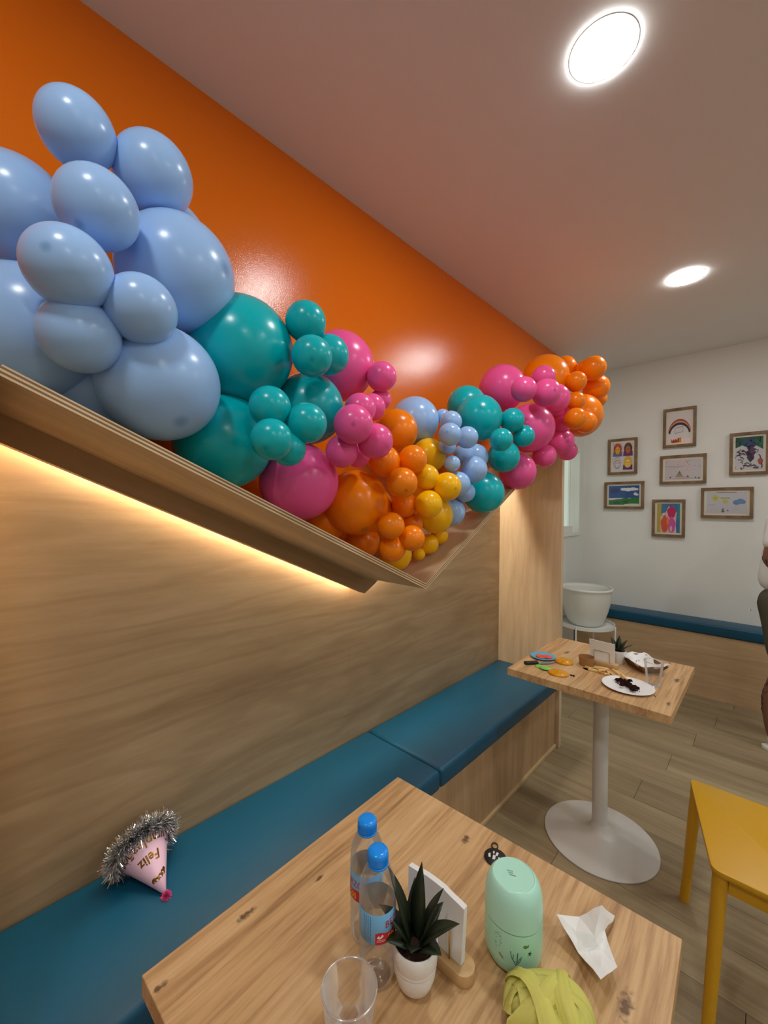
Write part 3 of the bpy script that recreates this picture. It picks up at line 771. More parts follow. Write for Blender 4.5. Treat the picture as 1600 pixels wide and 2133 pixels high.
# mint food jar with printed sea motifs
jr = empty('food_jar', (1.014, .590, ZT)); tag(jr, 'mint green insulated food jar with sea motifs on the near table', 'jar')
M_mint = mat('mint_plastic', rgb(176, 230, 206), .28); M_mint2 = mat('mint_lid', rgb(184, 238, 218), .26)
JR = .0425
obj('jar_body', lathe([(0, 0), (.030, 0), (.0375, .004), (.0415, .012), (JR, .022), (JR, .062), (.0420, .0645), (0, .0645)], 72), M_mint, jr, angle=35)
obj('seam_ring', lathe([(.0412, .0645), (.0412, .0662)], 72), mat('mint_shadow', rgb(110, 170, 146), .5), jr, smooth=True)
lid = obj('lid', lathe([(.040, .0660), (JR+.0002, .0665), (JR+.0003, .080), (.0420, .094), (.0398, .105), (.0362, .1125), (.0330, .1165), (.0312, .1180), (.0303, .1182), (.0296, .1175), (0, .1175)], 72), M_mint2, jr, angle=35)
ja = math.atan2(C0.y-.59, C0.x-1.014)
def jcyl(px, pz, d=.0003):
    a = ja+px/JR; rr = JR if pz > .022 else (.0415 if pz > .012 else .0405)
    return ((rr+d)*math.cos(a), (rr+d)*math.sin(a), pz)
def decal(nm, polys, m, par, fn):
    b = bmesh.new()
    for q in polys: b.faces.new([b.verts.new(fn(*s)) for s in q])
    return obj(nm, b, m, par)
def stroke(pts, w_):
    out = []
    for (a, b_), (c, d) in zip(pts, pts[1:]):
        L = math.hypot(c-a, d-b_) or 1; nx, ny = -(d-b_)/L*w_/2, (c-a)/L*w_/2
        out.append([(a+nx, b_+ny), (a-nx, b_-ny), (c-nx, d-ny), (c+nx, d+ny)])
    return out
M_kelp = mat('print_dark_green', rgb(30, 70, 62), .5); M_fish = mat('print_olive', rgb(96, 136, 60), .5); M_tan = mat('print_tan', rgb(176, 142, 92), .5); M_grey = mat('print_grey', rgb(110, 140, 128), .5)
k = stroke([(.004, .018), (.003, .027), (-.002, .034), (-.003, .042)], .0009)+stroke([(.004, .022), (.006, .031), (.007, .042)], .0009)+stroke([(.005, .024), (.010, .030), (.012, .037)], .0008)+stroke([(.006, .028), (.010, .034)], .0007)+stroke([(.000, .031), (.001, .039)], .0007)
decal('seaweed_print', k, M_kelp, jr, jcyl)
decal('starfish_print', [[(.0245+(.0042 if i % 2 == 0 else .0014)*math.cos(1.2+i*math.pi/5), .040+(.0042 if i % 2 == 0 else .0014)*math.sin(1.2+i*math.pi/5)) for i in range(10)]], M_kelp, jr, jcyl)
decal('fish_print', [[(.014, .051), (.017, .0535), (.0205, .052), (.023, .054), (.0225, .050), (.019, .0485), (.016, .0487)]], M_fish, jr, jcyl)
decal('shell_print', [[(-.0205, .0305), (-.018, .0315), (-.014, .028), (-.0125, .025), (-.016, .0255), (-.019, .028)]], M_tan, jr, jcyl)
decal('speckle_print', [[(-.026+.009*random.random()+q, .036+.026*random.random()+s) for q, s in ((0, 0), (.0007, 0), (.0007, .0007), (0, .0007))] for _ in range(0)]+[[(a, z), (a+.0009, z), (a+.0009, z+.0007), (a, z+.0007)] for a, z in [(-.028+.011*random.random(), .036+.024*random.random()) for _ in range(36)]], M_grey, jr, jcyl)
def top(px, py): # lid plateau, local frame turned towards the camera
    ca, sa = math.cos(ja+math.pi/2), math.sin(ja+math.pi/2); return (px*ca-py*sa, px*sa+py*ca, .1179)
rows = []
for i, (yy, L) in enumerate(((.004, .009), (.0005, .007), (-.003, .010))):
    x = -.010+i*.002
    while L > 0:
        q = .0012+.0012*random.random(); rows.append([(x, yy), (x+q, yy), (x+q, yy+.0014), (x, yy+.0014)]); x += q+.0006; L -= q+.0006
decal('lid_print', rows, M_grey, lid, top)
# black round tag with white strokes behind the jar
tg = empty('bag_tag', (.914, .722, ZT), R(30)); tag(tg, 'black round tag with white marks lying behind the mint jar', 'tag')
obj('disc', lathe([(0, 0), (.0195, 0), (.021, .0012), (.021, .0026), (.0195, .0038), (0, .0038)], 48), M_black, tg, angle=40)
M_mark = mat('tag_white', rgb(230, 230, 226), .5)
decal('white_mark', [[(-.013, -.004), (-.009, -.004), (-.009, .006), (-.013, .004)], [(-.006, -.008), (-.001, -.008), (.001, .001), (-.004, .003)], [(.000, .002), (.004, .001), (.007, .009), (.003, .010)], [(-.004, .006), (-.001, .006), (-.001, .012), (-.004, .011)], [(.005, -.006), (.010, -.005), (.008, -.001), (.005, -.002)]], M_mark, tg, lambda a, b_: (a, b_, .0041))
obj('loop', tube([(.006*math.sin(q), .0275-.0075*math.cos(q), .002) for q in [2*math.pi*i/20 for i in range(21)]], .0012, 8), M_black, tg, smooth=True)

# crumpled tissue
def lift(x, y, h): t = h/(1.4177-.74); return (x+(1.2912-x)*t, y-y*t, ZT+h)
TP = [(1.042, .694, .032), (1.071, .716, .014), (1.091, .762, .040), (1.113, .759, .006), (1.108, .722, .016), (1.136, .675, .022), (1.123, .642, .036), (1.088, .655, .012), (1.074, .688, .024), (1.098, .700, .030), (1.112, .684, .012)]
TF = [(0, 1, 8), (1, 9, 8), (1, 2, 9), (2, 4, 9), (2, 3, 4), (4, 5, 10), (9, 4, 10), (8, 9, 7), (9, 10, 7), (0, 8, 7), (7, 10, 6), (10, 5, 6)]
b = bmesh.new(); V = [b.verts.new(lift(*q)) for q in TP]
for f in TF: b.faces.new([V[i] for i in f])
bmesh.ops.subdivide_edges(b, edges=b.edges[:], cuts=2, use_grid_fill=True)
rn = random.Random(4)
for v in b.verts: v.co += Vector((rn.uniform(-1, 1), rn.uniform(-1, 1), rn.uniform(-1, 1)))*.0009; v.co.z = max(v.co.z, ZT+.0006)
b2 = bmesh.ops.solidify(b, geom=b.faces[:], thickness=.0006)
o = obj('tissue', b, M_nap); tag(o, 'crumpled white tissue lying near the table corner', 'tissue')

# yellow cloth: one long strip wound and folded over itself
M_cloth = bump(mat('yellow_cloth', rgb(255, 249, 146), .9), 900, .06, .0004)
cc = Vector((1.090, .536, ZT))
b = bmesh.new()
def band(tilt, spin, a0, a1, w_, rr, shift=0):
    """a strip of cloth wrapped over a squat bundle, rolled at its edges"""
    n, mw = 30, 8; Q = Matrix.Rotation(R(43), 3, 'Z') @ Matrix.Diagonal((1.22, .92, .70)) @ Matrix.Rotation(spin, 3, 'Z') @ Matrix.Rotation(tilt, 3, 'X'); g = []
    for i in range(n+1):
        a = a0+(a1-a0)*i/n; row = []
        for k in range(mw+1):
            s = (k/mw-.5)*2; roll_ = .0060*max(0, abs(s)-.5)/.5
            rad = rr-roll_+.0014*math.sin(4*a+2*s)+.0016*math.cos(2.5*s*math.pi)
            row.append(b.verts.new(Q @ Vector((math.cos(a)*rad, s*w_/2+shift, math.sin(a)*rad))))
        g.append(row)
    for i in range(n):
        for k in range(mw): b.faces.new((g[i][k], g[i][k+1], g[i+1][k+1], g[i+1][k]))
for q in ((0, 0, -.4, 3.55, .075, .0345), (.15, 1.57, -.4, 3.55, .075, .0345), (.5, .3, -.3, 3.4, .026, .0400, .012), (.55, 1.2, -.2, 3.3, .026, .0430, -.010), (-.5, 2.2, -.2, 3.3, .024, .0415, .006),
          (.35, .75, -.1, 3.2, .022, .0470, .014), (-.6, -.35, -.2, 3.3, .022, .0445, -.012), (.2, 1.75, -.2, 3.3, .020, .0475, .022), (-.25, 1.45, -.2, 3.3, .020, .0450, -.024), (.75, 2.7, -.2, 3.3, .022, .0480, 0)):
    band(*q)
for v in b.verts: v.co.z = max(v.co.z+.017, .0012)
bmesh.ops.solidify(b, geom=b.faces[:], thickness=.0026)
for v in b.verts: v.co = v.co+cc; v.co.z = max(v.co.z, ZT+.0003)
o = obj('cloth', b, M_cloth, smooth=True); tag(o, 'crumpled yellow cloth rolled up at the table front', 'cloth')

# ------------------------------------------------------------------ things on the far table
M_bl = mat('toy_blue', rgb(104, 178, 216), .4); M_tr = mat('toy_red', rgb(240, 92, 78), .5); M_tg = mat('toy_green', rgb(140, 208, 98), .5); M_ta = bump(mat('toy_amber', rgb(222, 152, 10), .25), 500, .1)
o = obj('toy_plate', lathe([(0, 0), (.034, 0), (.052, .006), (.055, .0075), (.0545, .009), (.050, .008), (.034, .003), (0, .0028)], 56), M_bl, loc=(.546, 1.858, ZT), smooth=True); tag(o, 'small light blue toy plate with red slices', 'plate')
def disc(name, x, y, z, r, h, m, lb, cat, grp, dome=0, sy=.9, rz=0):
    pr = [(0, 0), (r*.93, 0), (r, h*.35), (r*.98, h*.7), (r*.9, h)] + ([(r*.6, h+dome*.7), (0, h+dome)] if dome else [(0, h)])
    o = obj(name, lathe(pr, 40, sy=sy), m, loc=(x, y, z), rot=(0, 0, rz), smooth=bool(dome), angle=None if dome else 40); tag(o, lb, cat, grp)
disc('toy_tomato_slice', .541, 1.851, ZT+.0036, .024, .004, M_tr, 'red toy slice on the blue plate, left one', 'toy food', 'toy tomato slices')
disc('toy_tomato_slice', .566, 1.862, ZT+.0050, .022, .0045, M_tr, 'red toy slice on the blue plate, right one', 'toy food', 'toy tomato slices')
disc('toy_lettuce_slice', .583, 1.737, ZT, .0225, .004, M_tg, 'green toy slice beside the toy knife handle', 'toy food', 'green toy slices')
disc('toy_lettuce_slice', .609, 1.727, ZT+.0043, .0235, .004, M_tg, 'green toy slice touching the amber bun', 'toy food', 'green toy slices')
disc('toy_bun', .639, 1.861, ZT, .039, .010, M_ta, 'glossy amber toy bun behind the green slices', 'toy food', 'amber toy buns', .008)
disc('toy_bun', .667, 1.716, ZT, .040, .008, M_ta, 'flat amber toy bun nearest the table edge', 'toy food', 'amber toy buns', .005)
kn = empty('toy_knife', (.522, 1.716, ZT), math.atan2(.111, .095)); tag(kn, 'toy knife with black handle and grey blade on the far table', 'knife')
obj('handle', box(0, .062, -.009, .009, .0, .013, .004, 3), M_black, kn, angle=40)
obj('blade', prism([(.062, -.011), (.115, -.010), (.146, .004), (.142, .008), (.062, .009)], 'z', .003, .0055), mat('knife_grey', rgb(140, 140, 138), .35), kn)
pc = empty('sauce_cup', (.720, 1.900, ZT)); tag(pc, 'small brown paper sauce cup beside the fries', 'cup')
M_kraft = bump(mat('kraft_paper', rgb(166, 122, 76), .8), 300, .1); M_krafti = mat('kraft_inside', rgb(140, 98, 60), .8)
obj('cup_wall', lathe([(0, .001), (.0255, .001), (.0262, 0), (.0318, .037), (.0308, .0375), (.0252, .004), (0, .004)], 48), M_kraft, pc, angle=40)
obj('rim', tube([(.0316*math.cos(a), .0316*math.sin(a), .0375) for a in [2*math.pi*i/48 for i in range(49)]], .0012, 8, caps=False), M_kraft, pc, smooth=True)
# fries, one by one
M_fry = mottle(mat('fry', rgb(226, 176, 104), .6), rgb(244, 212, 148), rgb(222, 172, 100), 120)
rn = random.Random(21)
FR = [(.752, 1.862, -.15, .055, 0), (.775, 1.860, .1, .06, 0), (.768, 1.846, .05, .05, 0), (.800, 1.858, 1.1, .055, 1), (.795, 1.848, -.5, .045, 0), (.818, 1.872, -.7, .06, 0), (.826, 1.850, -.9, .05, 0), (.842, 1.870, -.85, .055, 1), (.862, 1.862, -.75, .06, 1), (.850, 1.842, .1, .045, 0), (.785, 1.872, .4, .05, 1), (.812, 1.844, -.1, .05, 0), (.838, 1.852, .3, .04, 0), (.880, 1.834, -.95, .05, 1)]
for (x, y, a, L, lv) in FR:
    b = box(-L/2, L/2, -.0042, .0042, 0, .0082, .0012, 1)
    for v in b.verts: v.co.y += .0025*math.cos(v.co.x/L*2.6); v.co.z += .001*math.cos(v.co.x/L*3)*lv
    o = obj('french_fry', b, M_fry, loc=(x, y, ZT+.0003+lv*.0085), rot=(0, rn.uniform(-.05, .05)*lv, a), angle=40); tag(o, 'golden french fry in the loose row on the far table', 'fry', 'french fries on the far table')
# spill under the fries
b = bmesh.new(); b.faces.new([b.verts.new((.742+.022*math.cos(a)*(1+.25*math.sin(3*a)), 1.853+.012*math.sin(a)*(1+.2*math.cos(2*a)), ZT+.0004)) for a in [2*math.pi*i/24 for i in range(24)]])
bmesh.ops.solidify(b, geom=b.faces[:], thickness=-.0012)
o = obj('sauce_spill', b, mat('sauce', rgb(120, 82, 44), .35)); tag(o, 'small brown sauce spill at the left of the fries', 'sauce')
# kraft tray with paper
tr = empty('food_tray', (.906, 2.036, ZT), R(-46)); tag(tr, 'brown cardboard food tray lined with white paper', 'tray')
def frustum(w0, l0, w1, l1, z0, z1, bm):
    A = [bm.verts.new((sx*l0/2, sy*w0/2, z0)) for sx, sy in ((-1, -1), (1, -1), (1, 1), (-1, 1))]; B = [bm.verts.new((sx*l1/2, sy*w1/2, z1+dz)) for sx, sy, dz in ((-1, -1, .0), (1, -1, 0), (1, 1, 0), (-1, 1, 0))]
    bm.faces.new(A[::-1])
    for i in range(4): bm.faces.new((A[i], A[(i+1) % 4], B[(i+1) % 4], B[i]))
b = bmesh.new(); frustum(.068, .110, .112, .158, .001, .036, b); bmesh.ops.solidify(b, geom=b.faces[:], thickness=.0012); obj('tray_shell', b, M_kraft, tr)
b = bmesh.new(); nx, ny = 18, 12; g = []
for i in range(nx+1):
    for k in range(ny+1):
        X = (i/nx-.5)*2; Y = (k/ny-.5)*2; e = max(abs(X), abs(Y))
        z = .010+.028*max(0, (e-.45)/.55)**1.1+.004*math.sin(5*X+2*Y)*math.cos(4*Y)+(.010 if (X+Y) < -1.6 or (X > .75 and Y > .7) else 0)
        if e > .92: z = max(z, .0375)
        g.append(b.verts.new((X*.084*(1+.06*math.sin(7*Y)), Y*.060*(1+.05*math.sin(6*X)), z)))
for i in range(nx):
    for k in range(ny):
        j = i*(ny+1)+k; b.faces.new((g[j], g[j+1], g[j+ny+2], g[j+ny+1]))
pp = obj('lining_paper', b, M_nap, tr, smooth=True)
decal('paper_print', stroke([(-.05, .005), (-.03, -.012)], .0022)+stroke([(-.055, .022), (-.05, .012), (-.044, .016)], .0022)+stroke([(-.01, .02), (0, .015)], .0018), mat('print_mauve', rgb(140, 96, 130), .6), pp, lambda a, c: (a, c, .0165))
# plate with cake crumbs
o = obj('paper_plate', lathe([(0, 0), (.060, 0), (.086, .0075), (.0885, .0085), (.088, .0098), (.084, .009), (.059, .002), (0, .002)], 72), mat('plate_white', rgb(246, 246, 246), .4), loc=(.906, 1.776, ZT), smooth=True); tag(o, 'white paper plate with dark chocolate cake crumbs', 'plate')
M_choc = bump(mottle(mat('chocolate', rgb(38, 16, 16), .9, spec=.1), rgb(24, 8, 8), rgb(60, 28, 24), 300), 400, .8, .002)
def lump(b, x, y, z, r, rn):
    g = bmesh.ops.create_icosphere(b, subdivisions=2, radius=1)
    ph = [rn.uniform(0, 6) for _ in range(3)]
    for v in g['verts']:
        q = v.co; s = 1+.22*math.sin(5*q.x+ph[0])*math.cos(4*q.y+ph[1])+.15*math.sin(9*q.z+ph[2]); v.co = Vector((x+q.x*r*s*1.15, y+q.y*r*s, z+max(q.z, -.5)*r*.8*s))
rn = random.Random(5); b = bmesh.new()
ax0, ax1 = Vector((.872, 1.812)), Vector((.940, 1.738))
for i in range(46):
    t = rn.random(); q = ax0.lerp(ax1, t); w_ = .008+.022*math.sin(math.pi*min(t*1.1, 1)); off = rn.gauss(0, .45)*w_; d = (ax1-ax0).normalized(); q += Vector((-d.y, d.x))*off
    lump(b, q.x, q.y, ZT+.006+rn.random()*.008, rn.uniform(.004, .0085), rn)
for i in range(16):
    q = ax0.lerp(ax1, rn.random())+Vector((rn.gauss(0, .022), rn.gauss(0, .018))); lump(b, q.x, q.y, ZT+.0045, rn.uniform(.0015, .0028), rn)
o = obj('cake_crumbs', b, M_choc, smooth=True); tag(o, 'dark chocolate cake crumbs on the white plate', 'cake', kind='stuff')
b = bmesh.new()
for (x, y, r) in ((.714, 1.735, .0035), (.721, 1.739, .003), (.708, 1.738, .0022), (.724, 1.731, .002)): lump(b, x, y, ZT+.0018, r, rn)
o = obj('cake_crumbs', b, M_choc, smooth=True); tag(o, 'few stray chocolate crumbs beside the flat amber bun', 'cake', kind='stuff')

# ------------------------------------------------------------------ party hat on the cushion
tip = Vector((.198, .366, SZ+.004)); bc = Vector((.064, .350, SZ+.063)); ax = (tip-bc); H = ax.length; HB = .067
hat = empty('party_hat', bc); tag(hat, 'pink cone party hat with silver tinsel lying on the cushion', 'party hat')
zq = ax.normalized(); tocam = (C0-bc); tocam = (tocam-zq*tocam.dot(zq)).normalized(); yq = zq.cross(tocam)
hat.rotation_euler = Matrix((tocam, yq, zq)).transposed().to_euler()      # local +x faces the viewer side, +z the tip
M_pink = mat('pink_card', rgb(236, 196, 222), .32); M_goldf = mat('gold_foil', rgb(150, 108, 40), .25, metal=.9)
cone = obj('cone', lathe([(HB, 0), (HB*.66, H*.34), (HB*.33, H*.67), (.0012, H), (0, H)], 56), M_pink, hat, smooth=True)
SL = math.hypot(H, HB)
def oncone(arc, s, d=.0006):
    """arc length at slant distance s from the tip -> point just off the cone"""
    th = (arc/s)*SL/HB; rr = s*HB/SL+d; return (rr*math.cos(th), rr*math.sin(th), H-s*H/SL)
def cone_text(txt, size, s0, shift, nm):
    vs, fs, wd = text_geo(txt, size, .0006)
    obj(nm, mapped(vs, fs, lambda X, Y: oncone(((X-wd/2)+shift)*(s0-Y)/s0, s0-Y)), M_goldf, cone)
cone_text('Feliz', .031, SL*.64, -.002, 'lettering'); cone_text('Cumplea\u00f1os', .033, SL*.87, -.010, 'lettering')
for (a, s, r) in ((-.017, .050, .0058), (-.008, .044, .0056), (.001, .041, .0056), (.009, .044, .0056), (-.022, .056, .004)):
    b = bmesh.new(); b.faces.new([b.verts.new(oncone(a+r*math.cos(q), s+r*math.sin(q))) for q in [2*math.pi*i/20 for i in range(20)]]); obj('gold_dot', b, M_goldf, cone)
def strands(center_fn, n, L, w_, rn):
    b = bmesh.new()
    for _ in range(n):
        c, t = center_fn(rn); d = Vector((rn.gauss(0, 1), rn.gauss(0, 1), rn.gauss(0, 1))); d = (d-t*d.dot(t)*.6).normalized()
        s = d.orthogonal().normalized()*w_; s.rotate(Quaternion(d, rn.uniform(0, 6.28))); ln = L*rn.uniform(.65, 1.1); bend = Vector((rn.gauss(0, 1), rn.gauss(0, 1), rn.gauss(0, 1)))*.15*ln
        p0, p1, p2 = c, c+d*ln*.55+bend*.3, c+d*ln+bend
        v = [b.verts.new(q) for q in (p0-s, p0+s, p1+s, p1-s, p2+s*.6, p2-s*.6)]
        b.faces.new((v[0], v[1], v[2], v[3])); b.faces.new((v[3], v[2], v[4], v[5]))
    return b
def ring(rn): a = rn.uniform(0, 2*math.pi); return Vector((HB*math.cos(a), HB*math.sin(a), .002)), Vector((-math.sin(a), math.cos(a), 0))
o = obj('tinsel', strands(ring, 7000, .030, .0008, random.Random(8)), mat('silver_foil', rgb(226, 228, 232), .16, metal=1), hat); o['kind'] = 'stuff'
hm = hat.matrix_world
inv = (Matrix.Translation(bc) @ hat.rotation_euler.to_matrix().to_4x4())
for v in o.data.vertices:          # the fringe bends where it meets the wall and the seat
    q = inv @ v.co; q.x = max(q.x, .0075); q.z = max(q.z, SZ+.0008); v.co = inv.inverted() @ q
def blob(rn): return Vector((0, 0, H+.003)), Vector((0, 0, 0))
o = obj('pompom', strands(blob, 900, .0115, .0006, random.Random(9)), mat('pompom_pink', rgb(226, 84, 150), .8), hat); o['kind'] = 'stuff'
for v in o.data.vertices:
    q = inv @ v.co; q.z = max(q.z, SZ+.0008); v.co = inv.inverted() @ q

# ------------------------------------------------------------------ framed drawings on the far wall
M_frame = wood('frame_wood', rgb(104, 80, 56), rgb(128, 101, 72), rgb(148, 120, 88), (60, 60, 60), .5, .6)
M_mount = mat('picture_mount', rgb(238, 234, 220), .8); M_glass = clear_mat('picture_glass', (1, 1, 1, 1), .03, .02, .6, 0)
def ell(cx, cy, rx, ry, n=20, wob=0, ph=0): return [(cx+rx*math.cos(a)*(1+wob*math.sin(5*a+ph)), cy+ry*math.sin(a)*(1+wob*math.cos(4*a+ph))) for a in [2*math.pi*i/n for i in range(n)]]
def picture(x0, x1, z0, z1, lb, shapes, paper=(232, 230, 230)):
    W, Hh = x1-x0, z1-z0; t = empty('framed_drawing', ((x0+x1)/2, YF-.001, (z0+z1)/2)); tag(t, lb, 'picture', 'framed children drawings on the wall')
    fwid, dp = .020, .028; b = bmesh.new()
    for (a, c, d, e) in ((-W/2, W/2, -Hh/2, -Hh/2+fwid), (-W/2, W/2, Hh/2-fwid, Hh/2), (-W/2, -W/2+fwid, -Hh/2+fwid, Hh/2-fwid), (W/2-fwid, W/2, -Hh/2+fwid, Hh/2-fwid)): box(a, c, -dp, 0, d, e, bm=b)
    obj('frame', b, M_frame, t)
    obj('mount', box(-W/2+fwid, W/2-fwid, -.014, -.004, -Hh/2+fwid, Hh/2-fwid), M_mount, t)
    w2, h2 = W/2-fwid-.015, Hh/2-fwid-.015
    b = bmesh.new(); mats = []; keys = {}
    def add(col, poly, lay):
        if col not in keys: keys[col] = len(mats); mats.append(mat('crayon_%d_%d_%d' % col, rgb(*col), .8))
        f = b.faces.new([b.verts.new((max(-1, min(1, px))*w2, -.0142-.00012*lay, max(-1, min(1, pz))*h2)) for px, pz in poly]); f.material_index = keys[col]
    add(paper, [(-1, -1), (1, -1), (1, 1), (-1, 1)], 0)
    lay = 1
    for col, poly in shapes: add(col, poly, lay); lay += 1
    obj('drawing', b, mats, t)
    obj('glass', box(-W/2+fwid, W/2-fwid, -.0215, -.020, -Hh/2+fwid, Hh/2-fwid), M_glass, t)
def arc(rx, ry, cy, w_, a0=.12, a1=3.02, n=18):
    o_ = [(rx*math.cos(a), cy+ry*math.sin(a)) for a in [a0+(a1-a0)*i/n for i in range(n+1)]]; i_ = [(rx*(1-w_)*math.cos(a), cy+(ry-w_*1.1)*math.sin(a)) for a in [a1+(a0-a1)*i/n for i in range(n+1)]]
    return o_+i_
rain = [((186, 84, 56), arc(1.02, .98, -.42, .14)), ((224, 180, 140), arc(.98, .86, -.44, .07)), ((52, 46, 62), arc(.97, .79, -.46, .15)),
        ((150, 146, 146), [(-.45, -.02), (.32, .08), (.34, -.32), (-.43, -.40)]), ((228, 226, 226), [(-.42, -.05), (.29, .04), (.31, -.29), (-.40, -.36)]),
        ((176, 60, 44), [(-.72, -.98), (-.15, -.98), (-.15, -.72), (-.22, -.85), (-.30, -.70), (-.4, -.85), (-.5, -.72), (-.58, -.86), (-.72, -.72)]), ((214, 150, 60), [(-.15, -.98), (.18, -.98), (.18, -.66), (-.15, -.70)]), ((120, 60, 50), [(-.12, -.98), (-.02, -.98), (-.02, -.7), (-.12, -.7)])]
picture(.634, .857, 1.950, 2.271, 'framed drawing of a rainbow over a small castle, topmost', rain)
def face(cx, cy, hair, skin, body, s=1):
    r = [(hair, ell(cx, cy+.08, .40, .42)), (skin, ell(cx, cy-.02, .24, .28))]
    if body: r.insert(0, (body, [(cx-.48, cy-.46), (cx+.48, cy-.46), (cx+.44, cy-.12), (cx-.44, cy-.12)]))
    for q in (-.09, .09): r.append(((50, 40, 40), ell(cx+q, cy+.04, .035, .035, 8)))
    r.append(((150, 50, 50), [(cx-.09, cy-.12), (cx, cy-.17), (cx+.09, cy-.12), (cx, cy-.14)])); return r
fc = [((206, 198, 214), [(-1, 0), (0, 0), (0, 1), (-1, 1)]), ((224, 210, 220), [(0, 0), (1, 0), (1, 1), (0, 1)])]+face(-.48, .47, (176, 62, 52), (234, 190, 60), (70, 120, 176))+face(.55, .47, (44, 62, 52), (196, 110, 74), (96, 60, 140))
fc += [((226, 222, 226), [(-1, -1), (0, -1), (0, -.02), (-1, -.02)])]+[((120, 112, 116), q) for q in [list(z) for z in stroke(ell(-.5, -.46, .36, .42, 16)+[ell(-.5, -.46, .36, .42, 16)[0]], .03)+stroke(ell(-.5, -.52, .22, .28, 16), .03)]]+[((120, 112, 116), ell(-.58, -.46, .03, .03, 8)), ((120, 112, 116), ell(-.42, -.46, .03, .03, 8))]+face(.55, -.5, (228, 186, 66), (240, 214, 130), (92, 58, 128))
picture(.215, .446, 1.745, 2.064, 'framed drawing of four faces in a grid', fc)
rn = random.Random(3)
ld = [((34, 92, 160), [(-1, -.3), (1, -.3), (1, 1), (-1, 1)]), ((22, 72, 140), ell(-.6, .5, .35, .3, 14, .2)), ((40, 132, 70), [(-1, -1), (1, -1), (1, -.28), (.7, -.22), (.4, -.36), (.1, -.28), (-.2, -.40), (-.5, -.42), (-.8, -.52), (-1, -.5)]),
      ((236, 238, 240), ell(.0, .62, .22, .15)), ((236, 238, 240), ell(.28, .58, .25, .19)), ((236, 238, 240), ell(.58, .62, .26, .17)), ((236, 238, 240), ell(.82, .6, .12, .12)), ((236, 238, 240), ell(.75, .12, .11, .15)), ((236, 238, 240), ell(.86, .04, .09, .11)), ((30, 104, 54), ell(-.5, -.78, .28, .16, 14, .25)), ((30, 104, 54), ell(.1, -.7, .2, .12, 14, .3)), ((236, 234, 230), [(.0, -1), (.98, -1), (.98, -.9), (.5, -.88), (.1, -.94)])]
picture(.190, .501, 1.436, 1.677, 'framed painting of blue sky, clouds and green grass', ld)
wh = [((212, 208, 212), [(-1, -1), (1, -1), (1, 1), (-1, 1)]), ((196, 186, 182), [(-.6, -.98), (.75, -.98), (.3, -.72), (-.2, -.74)]), ((150, 158, 96), [(-.36, -.60), (.0, -.60), (-.16, -.18)]), ((96, 120, 80), [(-.24, -.36), (-.10, -.36), (-.16, -.12)]), ((166, 150, 130), [(-.42, -.72), (.08, -.72), (.02, -.62), (-.36, -.62)])]
for _ in range(26):
    qx, qz = rn.uniform(-.95, .95), rn.uniform(-.2, .9); wh.append(((150, 142, 150), ell(qx, qz, .018, .03, 6)))
for qx in (-.68, .3, .72, .9): wh.append(((110, 92, 100), ell(qx, -.80+.1*math.sin(qx*5), .05, .07, 8, .3)))
wh += [((168, 160, 166), q) for q in stroke([(-.9, .35), (-.3, .25), (.2, .4)], .025)+stroke([(.2, .9), (.3, .5), (.42, .3)], .025)]
picture(.615, .926, 1.645, 1.881, 'framed pale drawing of a small green tree, middle of the wall', wh)
spx = [((216, 214, 220), [(-1, -1), (1, -1), (1, 1), (-1, 1)]), ((40, 96, 84), [(-1, .35), (-.5, .5), (0, .3), (.5, .45), (1, .2), (1, 1), (-1, 1)]), ((50, 88, 130), ell(.1, .6, .5, .28, 20, .2)), ((36, 120, 84), ell(.75, .7, .3, .3, 16, .25)), ((176, 84, 70), ell(.82, -.5, .2, .2, 14, .2)), ((52, 50, 74), ell(.1, -.05, .32, .4, 20, .3)), ((100, 70, 110), ell(.2, .2, .25, .2, 16, .3))]
for _ in range(46):
    qx, qz = rn.uniform(-1, 1), rn.uniform(-1, .8); a = rn.uniform(0, 3.14); L = rn.uniform(.15, .45)
    spx += [(rn.choice([(34, 32, 40), (44, 40, 70), (28, 50, 48), (120, 36, 96)]), q) for q in stroke([(qx, qz), (qx+L*.5*math.cos(a), qz+L*.4*math.sin(a)), (qx+L*math.cos(a+.5), qz+L*.8*math.sin(a+.5))], rn.uniform(.03, .07))]
picture(1.064, 1.290, 1.700, 2.019, 'framed dark splash painting, rightmost on the wall', spx)
pk = [((196, 178, 76), [(-1, -1), (-.4, -1), (-.5, 0), (-.55, 1), (-1, 1)]), ((62, 130, 176), [(-.6, 1), (1, 1), (1, -1), (.7, -1), (.6, .2), (-.2, .4), (-.65, .3)]), ((60, 150, 150), [(.78, 1), (1, 1), (1, -.2), (.8, .1)]), ((226, 200, 196), [(-.7, -1), (.62, -1), (.72, .4), (.4, .85), (.0, .8), (-.3, .3), (-.7, .1)]), ((206, 48, 108), ell(.28, .42, .38, .42, 20, .12)), ((228, 96, 52), ell(-.32, -.42, .34, .58, 20, .1)), ((222, 96, 176), ell(.28, -.46, .34, .54, 20, .12)), ((238, 190, 220), ell(.25, -.72, .12, .2, 12, .2)), ((240, 140, 100), ell(-.05, -.2, .12, .3, 12, .2))]
picture(.564, .793, 1.202, 1.515, 'framed painting of pink and orange figures, lowest', pk)
